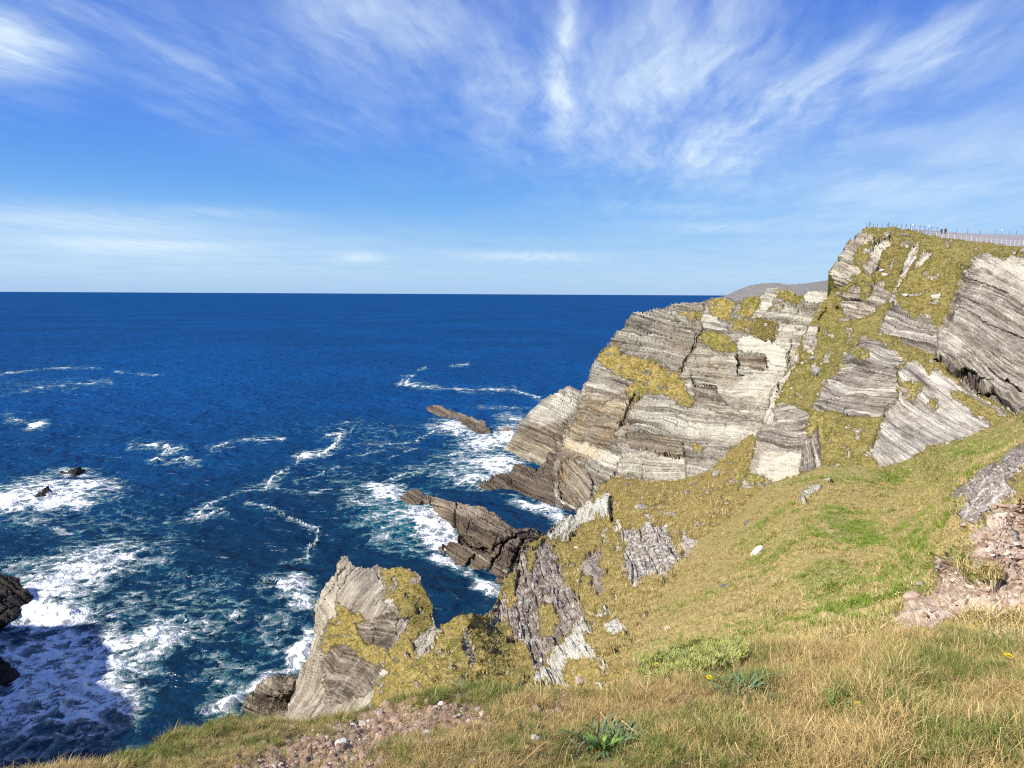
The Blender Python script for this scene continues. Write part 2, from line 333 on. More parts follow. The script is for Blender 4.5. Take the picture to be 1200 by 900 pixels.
PATCH = {}
def patch(name, poly, ctrl, default, regions=(), cracks=(), bumps=(), zones=(), grid=1.15, edge=1.6, skirt=(12, 10), seed=1, rough=1.0, kind='structure', label=None, cat=None, group=None, make_skirt=True, jitter=2.5, peep=None):
    """A landform: a surface standing at its own distances in the world, with beds, joints, ledges and turf as relief, and a back."""
    xs = [p[0] for p in poly]; ys = [p[1] for p in poly]
    x0, x1, y0, y1 = min(xs) - 3, max(xs) + 3, min(ys) - 3, max(ys) + 3
    nx, ny = int((x1 - x0) / grid) + 1, int((y1 - y0) / grid) + 1
    gx, gy = np.meshgrid(x0 + np.arange(nx) * grid, y0 + np.arange(ny) * grid)
    wx = gx + edge * fbm(gx / 7, gy / 7, seed * 3.1, 3); wy = gy + edge * fbm(gx / 7, gy / 7, seed * 3.1 + 50, 3)
    keep = inside(wx, wy, poly)
    keepd = keep.copy()
    for _ in range(2):
        kk = keepd.copy(); kk[1:] |= keepd[:-1]; kk[:-1] |= keepd[1:]; kk[:, 1:] |= keepd[:, :-1]; kk[:, :-1] |= keepd[:, 1:]; keepd = kk
    fD = tps(ctrl); D = fD(gx, gy); P0 = at(gx, gy, D)
    du = np.gradient(P0, axis=1); dv = np.gradient(P0, axis=0)
    N = np.cross(du, dv); N /= np.linalg.norm(N, axis=2)[..., None] + 1e-12
    view = P0 - EYE; view /= np.linalg.norm(view, axis=2)[..., None]
    N = np.where(((N * view).sum(2) > 0)[..., None], -N, N)
    mpp = D / FPX                                                # metres per photo pixel here
    rx = gx + jitter * (1.2 * fbm(gx / 16, gy / 16, seed + 20, 2) + 1.1 * fbm(gx / 4.5, gy / 4.5, seed + 25, 3, .7)); ry = gy + jitter * (1.0 * fbm(gx / 16, gy / 16, seed + 70, 2) + 1.0 * fbm(gx / 4.5, gy / 4.5, seed + 75, 3, .7))
    regs = [default] + list(regions)
    vid = np.zeros(gx.shape, int)
    cx, cy = (rx[:-1, :-1] + rx[1:, 1:]) / 2, (ry[:-1, :-1] + ry[1:, 1:]) / 2
    fid = np.zeros(cx.shape, int)
    for i, rg in enumerate(regs[1:], 1):
        for pl in (rg['poly'] if isinstance(rg['poly'][0], list) else [rg['poly']]):
            vid[inside(rx, ry, pl)] = i; fid[inside(cx, cy, pl)] = i
    if peep:                                                       # bedrock showing through the turf
        nz = fbm(gx / 13, gy / 10, seed + 90, 4, .6); lw = np.array([r_['kind'] == 'turf' for r_ in regs])
        if default['kind'] == 'turf': regs.append(dict(kind='rock', name='rock_outcrop', mat=peep[0], dip=peep[2], amp=1.2, lift=2.2, stuff=True, tone=(.05, 0, .2))); pi = len(regs) - 1
        else: pi = 0
        vid[lw[vid] & (nz > peep[1])] = pi
        nf = .25 * (nz[:-1, :-1] + nz[1:, 1:] + nz[1:, :-1] + nz[:-1, 1:]); fid[lw[fid] & (nf > peep[1])] = pi
    disp = np.zeros(gx.shape); bed = np.zeros(gx.shape + (3,)); zone = np.zeros(gx.shape + (3,))
    for i, rg in enumerate(regs):
        mk = vid == i
        near = mk.copy()
        near[1:] |= mk[:-1]; near[:-1] |= mk[1:]; near[:, 1:] |= mk[:, :-1]; near[:, :-1] |= mk[:, 1:]
        if not near.any(): continue
        jj, ii = np.nonzero(mk if mk.any() else near); jc, ic = int(np.median(jj)), int(np.median(ii))
        px_m = mpp[jc, ic]; dip = R(rg.get('dip', 5))
        # the one bedding plane (in the world) whose traces on this face run at the wanted slope
        sel = np.flatnonzero((mk & keepd).ravel() if (mk & keepd).any() else near.ravel()); sel = sel[::max(1, len(sel) // 1500)]
        Qp = P0.reshape(-1, 3)[sel] - P0[jc, ic]
        si = ((gx.ravel()[sel] - gx[jc, ic]) * -math.sin(dip) + (gy.ravel()[sel] - gy[jc, ic]) * math.cos(dip)) * px_m
        sc2 = np.mean(Qp ** 2) * .02
        B = np.linalg.solve(Qp.T @ Qp / len(sel) + np.eye(3) * sc2, Qp.T @ si / len(sel)); B /= np.linalg.norm(B) + 1e-9
        Nn = np.median(N.reshape(-1, 3)[sel], axis=0); T = np.cross(B, Nn); T /= np.linalg.norm(T) + 1e-9; Nn = np.cross(T, B)
        if i == 0: near = near & keepd
        if not near.any(): continue
        Q = (P0[near] - P0[jc, ic]) / px_m; px_m = mpp[jc, ic]
        a, c, s = Q @ T, Q @ Nn, Q @ B
        cv = rg.get('curve', 0.0)
        s = s + cv * fbm(a / 90, c / 90, seed + 2.2, 2) * 10
        sd_ = seed * 13 + i * 5
        if rg['kind'] == 'rock':
            amp = rg.get('amp', 1.0) * rough
            d = layers(a, c, s, [(24, 4.4 * amp), (9, 3.1 * amp), (3.8, 1.4 * amp)], rg.get('blk', 4.0), sd_)
            d = d + amp * (3.0 * fbm(a / 60, s / 40, c / 60 + sd_, 4, .55) + 1.6 * (np.abs(fbm(a / 14, s / 9, c / 14 + sd_, 4, .6)) - .3))
            jt = np.abs(perlin(a / 30 + 1.1 * perlin(s / 40, c / 40, sd_), sd_ * 1.7, s / 140))      # joints across the beds
            d = d - amp * 1.8 * np.exp(-(jt / .035) ** 2)
            d = (d + rg.get('lift', 0)) * px_m
            bed[near] = np.stack([a, c, s], -1) + sd_ * 31.7
        else:
            cl = rg.get('clump', 1.0)
            d = cl * (1.5 * fbm(a / 22, s / 22, c / 22 + sd_, 3) + .9 * np.abs(fbm(a / 6, s / 6, sd_, 3, .7)) + .55 * fbm(a / 2.6, s / 2.6, sd_ + 5, 2, .7))
            d = (d + rg.get('lift', .8) + rg.get('hum', 0) * (fbm(a / 34, s / 22, sd_ + 2.2, 3) + .5 * np.abs(fbm(a / 12, s / 8, sd_ + 8.2, 3)))) * px_m
            bed[near] = np.stack([a, c, s], -1) + sd_ * 31.7
        if 'tone' in rg: zone[near] += np.array(rg['tone'])
        dfull = np.zeros(gx.shape); dfull[near] = d; disp[mk] = dfull[mk]
    gap = np.zeros(gx.shape)
    veg = np.zeros(gx.shape); lawn = np.isin(vid, [i for i, r_ in enumerate(regs) if r_['kind'] == 'turf']) & keepd
    q_ = lawn.astype(float)
    for _ in range(7):                                                          # how near the next turf is
        q2 = q_.copy()
        for ax in (0, 1): q2 = np.maximum(q2, np.maximum(np.roll(q_, 1, ax), np.roll(q_, -1, ax)) * .84)
        q_ = q2
    veg = q_
    for pl, dm, soft in bumps:
        sg = np.where(inside(rx, ry, pl), 1, -1) * pdist(rx, ry, pl, True)
        disp += dm * sstep(-soft, soft, sg)
    for pts, wpx, dm in cracks:
        dist = pdist(gx + .5 * (rx - gx), gy + .5 * (ry - gy), pts); gap += dm * np.exp(-(dist / wpx) ** 2)
    for pl, col, soft in zones:
        sg = np.where(inside(wx, wy, pl), 1, -1) * pdist(wx, wy, pl, True) + soft * 1.0 * fbm(gx / 12, gy / 12, seed + 33, 3)
        zone += sstep(-soft, soft, sg)[..., None] * np.array(col)
    P = P0 + N * disp[..., None] + view * gap[..., None]                # cracks run level into the face
    fk = keep[:-1, :-1] & keep[1:, :-1] & keep[:-1, 1:] & keep[1:, 1:]
    idx = np.arange(nx * ny).reshape(ny, nx)
    quads = np.stack([idx[:-1, :-1], idx[1:, :-1], idx[1:, 1:], idx[:-1, 1:]], -1)[fk]; qf = fid[fk]
    V = P.reshape(-1, 3); bedv = bed.reshape(-1, 3); zv = zone.reshape(-1, 3); gv = veg.ravel(); mv = mpp.ravel()
    root = None; made = {}
    for i, rg in enumerate(regs):
        F = quads[qf == i]
        extra = None
        if i == 0 and make_skirt:
            e = np.concatenate([quads[:, [0, 1]], quads[:, [1, 2]], quads[:, [2, 3]], quads[:, [3, 0]]])
            key = np.sort(e, 1); _, inv, cnt = np.unique(key[:, 0] * (nx * ny) + key[:, 1], return_inverse=True, return_counts=True)
            be = e[cnt[inv] == 1]; bv = np.unique(be)
            mp = np.full(nx * ny, -1); mp[bv] = np.arange(len(bv))
            dirv = V[bv] - EYE; dirv /= np.linalg.norm(dirv, axis=1)[:, None]
            rings = [V[bv]]
            for fr in (.08, .3, .65, 1.0):
                nz = fbm(V[bv, 0] / (skirt[0] * .3), V[bv, 1] / (skirt[0] * .3), V[bv, 2] / (skirt[0] * .3) + fr * 3, 3) * skirt[0] * .06 * min(1, fr * 3)
                rings.append(V[bv] + dirv * (skirt[0] * fr) + np.array([0, 0, -1.0]) * (skirt[1] * fr ** .7 + np.abs(nz))[:, None])
            nb = len(V); add = np.concatenate(rings[1:]); nr = len(bv)
            a_, b_ = mp[be[:, 0]], mp[be[:, 1]]; sf = []
            for q in range(4):
                if q == 0: A0, B0 = be[:, 0], be[:, 1]
                else: A0, B0 = nb + (q - 1) * nr + a_, nb + (q - 1) * nr + b_
                sf.append(np.stack([B0, A0, nb + q * nr + a_, nb + q * nr + b_], -1))
            F = np.concatenate([F] + sf)
            VV = np.concatenate([V, add]); BB = np.concatenate([bedv] + [bedv[bv] + np.array([0, 14. * (q + 1), 9.0 * (q + 1)]) for q in range(4)]); ZZ = np.concatenate([zv] + [zv[bv]] * 4); GG = np.concatenate([gv] + [gv[bv]] * 4); MM = np.concatenate([mv] + [mv[bv]] * 4)
        else: VV, BB, ZZ, GG, MM = V, bedv, zv, gv, mv
        if not len(F):
            if i == 0: F = quads[:1]
            else: continue
        used = np.unique(F); mp2 = np.full(len(VV), -1); mp2[used] = np.arange(len(used))
        nm = name if i == 0 else rg['name']
        me = np_mesh(nm, VV[used], mp2[F], {'bed': BB[used], 'zone': ZZ[used], 'veg': GG[used], 'ppm': MM[used]}, smooth=rg['kind'] != 'rock')
        o = link(nm, me, M[rg['mat']], None if i == 0 else root)
        if i == 0:
            root = o; tag(o, label, cat, group, kind)
        elif rg.get('stuff'): o['kind'] = 'stuff'
        elif rg.get('label'): o['label'] = rg['label']
        made[i] = o
    PATCH[name] = dict(fD=fD, P=P, N=N, gx=gx, gy=gy, fid=fid, vid=vid, keep=keep, fk=fk, root=root, regs=regs, mpp=mpp)
    return root
def rock(name, mat, poly=None, **k): return dict(kind='rock', name=name, mat=mat, poly=poly, **k)
def turf(mat, poly=None, name='turf_patch', **k): return dict(kind='turf', name=name, mat=mat, poly=poly, **k)
def on_patch(name, px, py):
    """the built surface point and normal of a landform at a photo position"""
    p = PATCH[name]; g = p['gx'][0, 1] - p['gx'][0, 0]
    i = int(round((px - p['gx'][0, 0]) / g)); j = int(round((py - p['gy'][0, 0]) / g))
    return p['P'][j, i].copy(), p['N'][j, i].copy()
# ------------------------------------------------------------------ crops used to read positions off the photo
c1 = lambda *p: Z(580, 240, 2.812, *p)
c2 = lambda *p: Z(880, 240, 3.75, *p)
c3 = lambda *p: Z(800, 440, 3, *p)
c4 = lambda *p: Z(540, 500, 3, *p)
c5 = lambda *p: Z(240, 600, 3, *p)
e1 = lambda *p: Z(900, 250, 7.5, *p)
e2 = lambda *p: Z(1040, 290, 7.5, *p)
e3 = lambda *p: Z(1040, 400, 7.5, *p)
e4 = lambda *p: Z(660, 340, 7.5, *p)
e5 = lambda *p: Z(640, 450, 5, *p)
e6 = lambda *p: Z(780, 370, 7.5, *p)
e7 = lambda *p: Z(860, 440, 5.622, *p)
e8 = lambda *p: Z(330, 640, 4.735, *p)

# far hill beyond the headland
patch('hill', [(800, 362), (840, 352), (862, 341), (875, 336), (890, 333), (905, 331.5), (925, 334), (940, 333), (955, 331), (972, 328), (1000, 326), (1040, 330), (1040, 372), (800, 372)],
      [(860, 341, 1500), (905, 331, 1700), (972, 328, 1900), (1040, 330, 2000), (860, 356, 1300), (930, 350, 1400), (1000, 352, 1500), (800, 370, 1100), (1040, 370, 1200)],
      turf('hill', clump=.35), edge=.3, skirt=(300, 120), seed=4, grid=.55)

# western buttress of the headland
patch('buttress', c1((25, 830), (35, 800), (60, 760), (95, 700), (140, 650), (170, 625), (200, 612), (222, 596), (240, 588), (262, 596), (290, 612), (345, 640), (330, 800), (260, 900), (130, 850), (60, 838)),
      [(592, 524, 232), (601, 510, 236), (614, 489, 240), (640, 465, 244), (665, 449, 248), (690, 460, 246), (620, 500, 234), (612, 530, 222), (640, 543, 206), (670, 540, 205), (690, 500, 232), (655, 500, 224), (665, 560, 196)],
      rock('buttress', 'headland_rock', dip=24, amp=.9), seed=2, skirt=(30, 26),
      zones=[(c1((100, 690), (200, 620), (290, 615), (240, 700), (150, 740)), (.16, .1, .3), 6), (c1((30, 790), (100, 740), (250, 720), (240, 850), (60, 850)), (-.10, .7, 0), 8)])

# main headland
HB = [(c1((300, 590), (315, 545), (330, 520), (360, 470), (382, 440), (400, 415), (420, 403), (440, 385), (455, 365), (490, 352), (520, 345), (560, 336), (600, 328), (640, 325), (685, 326), (700, 310), (750, 305), (775, 312), (795, 320), (815, 312), (830, 300), (860, 298), (885, 300), (900, 280), (940, 278), (1010, 295), (1030, 290), (1125, 290)))
      + [(990, 352), (975, 380), (955, 420), (930, 470), (905, 520), (890, 560), (850, 590), (700, 610), (672, 625), (655, 612), (650, 590), (648, 560), (650, 543), (660, 510), (672, 480)]][0]
patch('headland', HB,
      [(650, 590, 170), (655, 610, 166), (690, 585, 168), (720, 562, 172), (760, 563, 170), (810, 560, 166), (850, 540, 165), (885, 510, 165), (700, 605, 160), (850, 590, 155),
       (690, 500, 208), (720, 500, 196), (760, 480, 200), (745, 520, 182), (830, 480, 188), (880, 470, 180), (665, 510, 212), (677, 470, 228), (655, 550, 186),
       (697, 425, 236), (722, 388, 238), (740, 371, 239), (793, 357, 238), (847, 349, 226), (900, 341, 212), (973, 344, 202), (940, 396, 190), (910, 460, 178), (800, 420, 212), (850, 400, 206), (760, 425, 218), (985, 360, 200), (900, 520, 160)],
      rock('headland', 'headland_rock', dip=8, amp=1.25, curve=.5),
      regions=[
          rock('rock_face', 'headland_rock', e5((150, 250), (215, 70), (330, 0), (520, 20), (530, 60), (480, 150), (440, 230), (400, 330), (440, 420), (380, 540), (280, 640), (150, 760), (90, 720), (50, 520), (60, 420), (100, 330)), dip=20, amp=1.3, curve=1.0, label='brown ribbed rock face with a cream band curving down its foot'),
          rock('rock_face', 'headland_rock', e5((75, 520), (130, 460), (220, 480), (260, 560), (270, 640), (200, 720), (110, 690), (70, 620)), dip=48, amp=1.0, tone=(-.06, .7, 0), label='brown rock face with steep diagonal beds above the sea'),
          rock('rock_face', 'headland_rock', e4((200, 860), (270, 660), (300, 580), (330, 550), (380, 600), (470, 640), (560, 760), (640, 820), (560, 880), (480, 920), (350, 1000), (200, 960)), dip=14, amp=1.1),
          rock('rock_face', 'headland_rock', e4((330, 540), (440, 390), (500, 320), (570, 290), (600, 220), (720, 190), (1040, 110), (1240, 110), (1230, 380), (1200, 440), (1060, 620), (1050, 710), (960, 700), (860, 640), (700, 600), (480, 570), (450, 500)), dip=13, amp=1.25, curve=.5, tone=(-.035, 0, 0), label='grey rock face with thin dark beds under the skyline'),
          turf('far_turf', e4((300, 600), (330, 560), (400, 480), (480, 500), (490, 575), (650, 585), (700, 615), (820, 620), (880, 700), (960, 730), (1040, 700), (1035, 780), (1060, 850), (1090, 930), (1140, 980), (1130, 1010), (1050, 1020), (980, 960), (900, 930), (800, 920), (680, 940), (590, 960), (540, 900), (560, 860), (640, 830), (560, 780), (440, 730), (380, 680))),
          turf('far_turf', e4((1000, 190), (1210, 190), (1230, 270), (1140, 270), (1060, 230))),
          turf('far_turf', c1((705, 318), (750, 308), (795, 322), (768, 388), (715, 368))),
          turf('far_turf', c1((798, 358), (822, 320), (838, 303), (886, 300), (885, 350), (850, 375), (812, 368))),
          turf('far_turf', c1((935, 283), (985, 288), (1015, 300), (1005, 325), (960, 318), (930, 308))),
          turf('far_turf', c1((880, 325), (945, 318), (950, 332), (900, 345))),
          turf('far_turf', e6((300, 150), (560, 150), (560, 220), (630, 230), (610, 320), (470, 310), (330, 230))),
          turf('far_turf', e6((590, 30), (760, 10), (990, 60), (960, 200), (840, 215), (730, 170), (580, 120)), clump=.5, tone=(.10, 0, 0)),
          turf('far_turf', e5((850, 340), (930, 370), (900, 400), (860, 380))),
          rock('rock_slab', 'headland_rock', e6((640, 230), (720, 190), (940, 240), (1060, 290), (1060, 430), (930, 440), (870, 340), (640, 310)), dip=6, amp=.5, lift=1.2, tone=(.13, 0, .3), label='pale cream rock slab with lichen'),
          rock('rock_slab', 'headland_rock', e6((630, 330), (860, 350), (890, 470), (640, 430)), dip=5, amp=.5, lift=-1.5, tone=(-.09, .4, -.3), label='dark brown recessed rock slab'),
          rock('rock_slab', 'headland_rock', e6((320, 20), (400, 0), (480, 75), (560, 90), (555, 140), (340, 140)), dip=10, amp=.7, lift=2.5, tone=(.12, 0, .3), label='white knobbly rock slab below the turf cap'),
          rock('rock_slab', 'headland_rock', c1((1018, 300), (1032, 292), (1108, 294), (1085, 325), (1020, 322)), dip=4, amp=.4, lift=2.0, tone=(.18, 0, .3), label='flat white rock slab on the skyline'),
          rock('rock_slab', 'headland_rock', e6((260, 640), (450, 660), (520, 760), (700, 900), (500, 860), (260, 740)), dip=12, amp=.6, lift=1.2, tone=(-.10, .25, 0)),
          rock('rock_slab', 'headland_rock', e6((380, 360), (620, 360), (640, 430), (600, 490), (390, 430)), dip=6, amp=.6, lift=1.0, tone=(.08, 0, .1)),
          rock('rock_slab', 'headland_rock', e5((470, 310), (560, 290), (800, 330), (810, 420), (680, 410), (530, 370), (470, 350)), dip=8, amp=.8, lift=2.5, tone=(-.09, .5, -.3), label='brown rock slab jutting out above the pale foot'),
          rock('rock_slab', 'headland_rock', e5((410, 500), (440, 420), (530, 390), (800, 430), (830, 560), (640, 550), (500, 520)), dip=4, amp=1.0, lift=-1.5, tone=(.06, .2, .4), label='pale greenish layered rock slab at the foot of the face'),
          rock('rock_slab', 'headland_rock', c1((890, 285), (905, 278), (940, 280), (930, 310), (900, 340), (880, 375), (840, 378), (872, 345)), dip=3, amp=.8, lift=1.5, tone=(.10, 0, .2)),
      ],
      zones=[(c1((850, 300), (1110, 290), (1000, 450), (960, 560), (890, 690), (820, 640), (800, 470), (860, 380)), (.06, .12, .30), 14),
             (c1((640, 640), (900, 560), (880, 700), (850, 790), (640, 740)), (.05, .1, .15), 12),
             (c1((560, 420), (800, 460), (780, 600), (640, 560)), (.00, .45, .1), 16),
             (c1((300, 620), (480, 640), (420, 760), (220, 900), (200, 830)), (.00, .85, .1), 10),
             (c1((640, 320), (700, 320), (690, 420), (660, 420)), (-.02, .3, .0), 10),
             (e5((120, 300), (200, 320), (400, 400), (420, 480), (300, 470), (110, 360)), (.22, .2, .2), 5)],
      cracks=[(e4((1180, 470), (1100, 560), (1060, 640), (1050, 720)), 1.1, 1.4), (e4((1240, 360), (1180, 440), (1100, 540)), 1.0, 1.2),
              (e5((520, 60), (470, 170), (410, 300)), 1.6, 2.2), (e4((1130, 740), (1170, 860)), 1, 1), (c1((350, 290), (300, 590)), .1, .1),
              (e6((60, 0), (280, 170), (200, 330), (170, 420)), .8, .9), (e6((620, 340), (640, 400), (640, 530), (690, 545)), 1.0, 2.2), (e6((250, 590), (260, 620), (440, 635)), 1.0, 1.6),
              (e6((1110, 220), (1070, 430)), 1.0, 1.0), (e6((870, 350), (890, 460)), .9, 1.2)],
      seed=3, grid=1.0, skirt=(40, 26), jitter=2.2, peep=('headland_rock', .36, 8))

# upper cliff with the fenced viewpoint on top
UCP = e1((545, 590), (530, 520), (560, 460), (600, 420), (660, 330), (720, 240), (760, 200), (830, 150), (870, 128), (960, 126)) + c2((640, 101), (700, 106), (740, 122), (800, 136), (850, 147), (1000, 163), (1100, 178), (1200, 186), (1330, 200)) + \
      [(1420, 312), (1600, 330), (1600, 600), (1240, 560), (1100, 585), (1000, 620), (900, 660), (863, 640), (858, 610), (862, 590), (867, 560)] + e7((60, 600), (130, 520), (120, 480), (150, 380), (200, 300), (240, 200), (250, 100), (310, 0)) + \
      c2((110, 840), (140, 760), (200, 640), (230, 570), (262, 520), (290, 455), (340, 400), (368, 350))
TB = lambda *p: turf('slope_turf', list(p) if len(p) > 1 else p[0])
patch('cliff', UCP,
      [(972, 320, 186), (987, 293, 187), (1016, 267, 188), (1077, 273, 186), (1147, 284, 172), (1200, 289, 162), (1240, 293, 156), (1600, 330, 122), (1420, 312, 138), (1600, 450, 92), (1600, 590, 66), (1420, 430, 98), (1420, 570, 72),
       (972, 347, 182), (949, 379, 170), (923, 437, 155), (903, 475, 145), (865, 590, 112), (890, 500, 138), (1010, 330, 170), (1050, 330, 167), (1100, 320, 162), (1000, 400, 152), (950, 450, 146),
       (1050, 400, 142), (1100, 380, 146), (1130, 330, 154), (1140, 310, 150), (1200, 310, 144), (1200, 400, 120), (1200, 470, 104), (1100, 430, 126), (1170, 470, 110), (1125, 375, 140),
       (1020, 530, 104), (1060, 460, 121), (1080, 500, 109), (1040, 545, 99), (1160, 500, 101), (955, 480, 124), (1010, 410, 138), (1075, 430, 129), (1055, 482, 121), (1000, 490, 121),
       (900, 520, 127), (940, 480, 130), (950, 545, 112), (900, 585, 108), (985, 500, 117), (1000, 540, 107), (960, 570, 98), (900, 640, 92), (1000, 600, 88), (1100, 560, 86), (1230, 530, 84)],
      turf('slope_turf', name='cliff', clump=1.3, hum=2.5),
      regions=[
          rock('rock_face', 'cliff_rock', e1((530, 600), (545, 480), (600, 400), (660, 320), (760, 200), (840, 180), (930, 215), (940, 260), (860, 280), (800, 290), (770, 370), (760, 460), (820, 500), (810, 540), (720, 560), (690, 620), (640, 670), (590, 640)), dip=22, amp=1.6, tone=(.03, .30, .1), label='craggy rock edge on the skyline below the fence'),
          rock('rock_face', 'cliff_rock', e1((940, 260), (980, 230), (1080, 220), (1100, 245), (1050, 300), (1000, 320), (980, 420), (950, 500), (920, 560), (850, 530), (840, 460), (890, 420), (900, 340)), dip=50, amp=1.4, tone=(.10, .2, .3)),
          rock('rock_face', 'cliff_rock', e1((630, 790), (680, 700), (760, 610), (810, 660), (830, 790), (900, 740), (910, 620), (940, 580), (1010, 640), (1090, 700), (1080, 760), (980, 820), (900, 900), (820, 930), (700, 930), (650, 860)), dip=10, amp=1.5, tone=(.02, .25, .1), label='broken grey rock face in the middle of the grassy slope'),
          rock('rock_rib', 'cliff_rock', c2((708, 185), (738, 175), (725, 230), (695, 290), (665, 340), (635, 400), (620, 440), (610, 430), (640, 350), (680, 250)), dip=-60, amp=.8, lift=1.5, tone=(.10, 0, .3)),
          rock('rock_rib', 'cliff_rock', c2((750, 205), (800, 198), (780, 245), (740, 275), (715, 285), (735, 240)), dip=-50, amp=.8, lift=1, tone=(.12, .2, .3)),
          rock('rock_slab', 'cliff_rock', c2((280, 870), (300, 820), (340, 770), (380, 720), (420, 650), (460, 610), (495, 578), (540, 590), (600, 630), (685, 678), (655, 715), (645, 760), (650, 830), (690, 900)) + e3((110, 480), (30, 640), (0, 680)) + e7((900, 275), (740, 275), (640, 240), (520, 235), (515, 200), (560, 130)), dip=12, amp=.85, curve=1.1, tone=(-.02, 0, -.2), label='smooth grey slab with wavy dark bands'),
          rock('rock_slab', 'cliff_rock', c2((560, 540), (600, 465), (625, 425), (650, 440), (690, 470), (720, 505), (740, 488), (790, 500), (815, 540), (830, 560), (822, 660), (790, 660), (700, 620), (640, 590), (600, 570)), dip=18, amp=.9, curve=.8, tone=(-.04, 0, -.1), label='grey slab with ribbed pale top edge under the dry grass'),
          rock('rock_slab', 'cliff_rock', e3((-20, 640), (100, 500), (110, 470), (100, 260), (190, 160), (250, 170), (310, 200), (340, 290), (400, 250), (430, 230), (560, 330), (760, 450), (1080, 640), (1070, 650), (930, 750), (720, 840), (540, 890), (380, 930), (100, 1100), (-60, 1120), (-150, 1000), (-130, 900)), dip=36, amp=.62, tone=(.03, 0, .1), label='pale slab with straight diagonal bands beside the green ridge'),
          rock('rock_face', 'cliff_rock', e2((450, 700), (540, 560), (600, 400), (640, 280), (700, 190), (740, 90), (800, 60), (880, 95), (1000, 120), (1100, 110), (1300, 150), (2800, 260), (4200, 420), (4200, 2000), (1300, 1750), (1050, 1420), (930, 1350), (700, 1250), (480, 1040), (420, 960), (440, 800)), dip=28, amp=1.0, tone=(-.01, .10, .05), label='big grey rock face with long slanting beds'),
          rock('rock_rib', 'cliff_rock', e2((520, 640), (560, 470), (600, 410), (660, 440), (620, 540), (580, 640), (540, 690)), dip=12, amp=1.4, lift=-1, tone=(-.10, .2, 0)),
          rock('rock_face', 'cliff_rock', e7((20, 870), (40, 760), (90, 640), (130, 520), (125, 470), (160, 370), (200, 300), (230, 220), (320, 180), (400, 200), (490, 240), (500, 300), (485, 420), (470, 480), (450, 640), (340, 720), (150, 900)), dip=10, amp=.95, curve=.7, tone=(.0, .15, .05), label='dark and white striped rock buttress'),
          rock('rock_rib', 'cliff_rock', e7((450, 640), (445, 520), (480, 430), (500, 300), (540, 290), (560, 330), (575, 450), (570, 600), (500, 650)), dip=84, amp=1.5, tone=(-.08, 0, 0), label='upright dark rock rib at the end of the buttress'),
          rock('rock_rib', 'cliff_rock', c2((60, 900), (110, 800), (160, 735), (215, 655), (225, 690), (180, 730), (140, 800), (100, 900), (95, 960), (60, 960)), dip=-55, amp=1.0, lift=1, tone=(.12, .1, .2)),
          rock('rock_rib', 'cliff_rock', c2((225, 590), (260, 540), (300, 545), (290, 620), (270, 655), (230, 640)), dip=10, amp=1.4, lift=2, tone=(.10, 0, .2)),
          turf('slope_turf', e7((75, 680), (100, 650), (180, 660), (230, 690), (190, 720), (90, 710)), clump=.7),
          turf('slope_turf', e3((100, 360), (190, 370), (310, 380), (290, 430), (240, 460), (240, 510), (170, 520), (150, 470), (200, 440))),
          turf('slope_turf', e3((360, 540), (390, 510), (440, 530), (430, 580), (390, 570))),
          turf('slope_turf', e3((550, 460), (640, 440), (740, 490), (820, 560), (960, 620), (1060, 660), (940, 750), (880, 690), (770, 660), (740, 600), (620, 510))),
          turf('slope_turf', c2((430, 650), (470, 625), (520, 640), (520, 665), (470, 680)), clump=.6),
          turf('slope_turf', e7((470, 330), (500, 300), (530, 250), (500, 210), (530, 230), (590, 270), (600, 500), (575, 600), (580, 450), (555, 330), (520, 370), (490, 420)), clump=.7),
      ],
      zones=[(e2((780, 200), (880, 110), (1300, 140), (1300, 420), (1050, 280)), (.20, .15, .5), 8), (c2((640, 390), (740, 300), (950, 240), (900, 420), (830, 540), (720, 480)), (.02, -.25, 0), 8),
             (e7((200, 500), (440, 520), (440, 640), (300, 700), (150, 640)), (.16, .3, .4), 5),
             (c2((130, 800), (200, 660), (400, 540), (480, 560), (300, 800)), (0, .08, 0), 8)],
      cracks=[(e3((430, 180), (470, 200), (520, 250), (580, 300), (640, 330), (690, 350), (740, 395), (805, 440)), 1.7, 3.6), (e3((800, 468), (870, 475), (960, 490), (1000, 535), (1040, 570), (1115, 612)), 1.4, 3.4), (e3((690, 330), (790, 390)), 1.5, 3), (e3((1080, 380), (1200, 480)), 1.3, 4), (e3((900, 260), (1010, 370), (1100, 400), (1200, 490)), 1.0, 1.2),
              (e3((810, 420), (1000, 430)), 1.0, 1.2), (e2((780, 290), (900, 350), (1080, 430)), .9, 1.2), (e2((650, 540), (760, 610), (840, 660), (1000, 740), (1120, 790), (1250, 830)), .9, 1.2),
              (e3((20, 190), (95, 245), (100, 360)), .9, 1.1), (e1((590, 650), (610, 690)), 2.0, 2.4), (e1((610, 850), (640, 880)), 2.4, 2.6), (e7((170, 330), (110, 430), (30, 620)), 1.4, 1.4), (c2((330, 460), (300, 510)), 1.5, 2.0)],
      bumps=[(e3((430, 120), (700, 260), (880, 300), (1200, 500), (1200, 540), (1080, 590), (960, 480), (810, 425), (640, 330), (480, 210)), 1.3, 1.2), (c2((820, 680), (1000, 810), (1080, 830), (1200, 930), (1300, 900), (1300, 250), (1000, 220), (940, 330), (870, 560)), .8, 2.0)],
      seed=5, grid=1.0, skirt=(30, 12), jitter=1.8, peep=('cliff_rock', .46, 14))

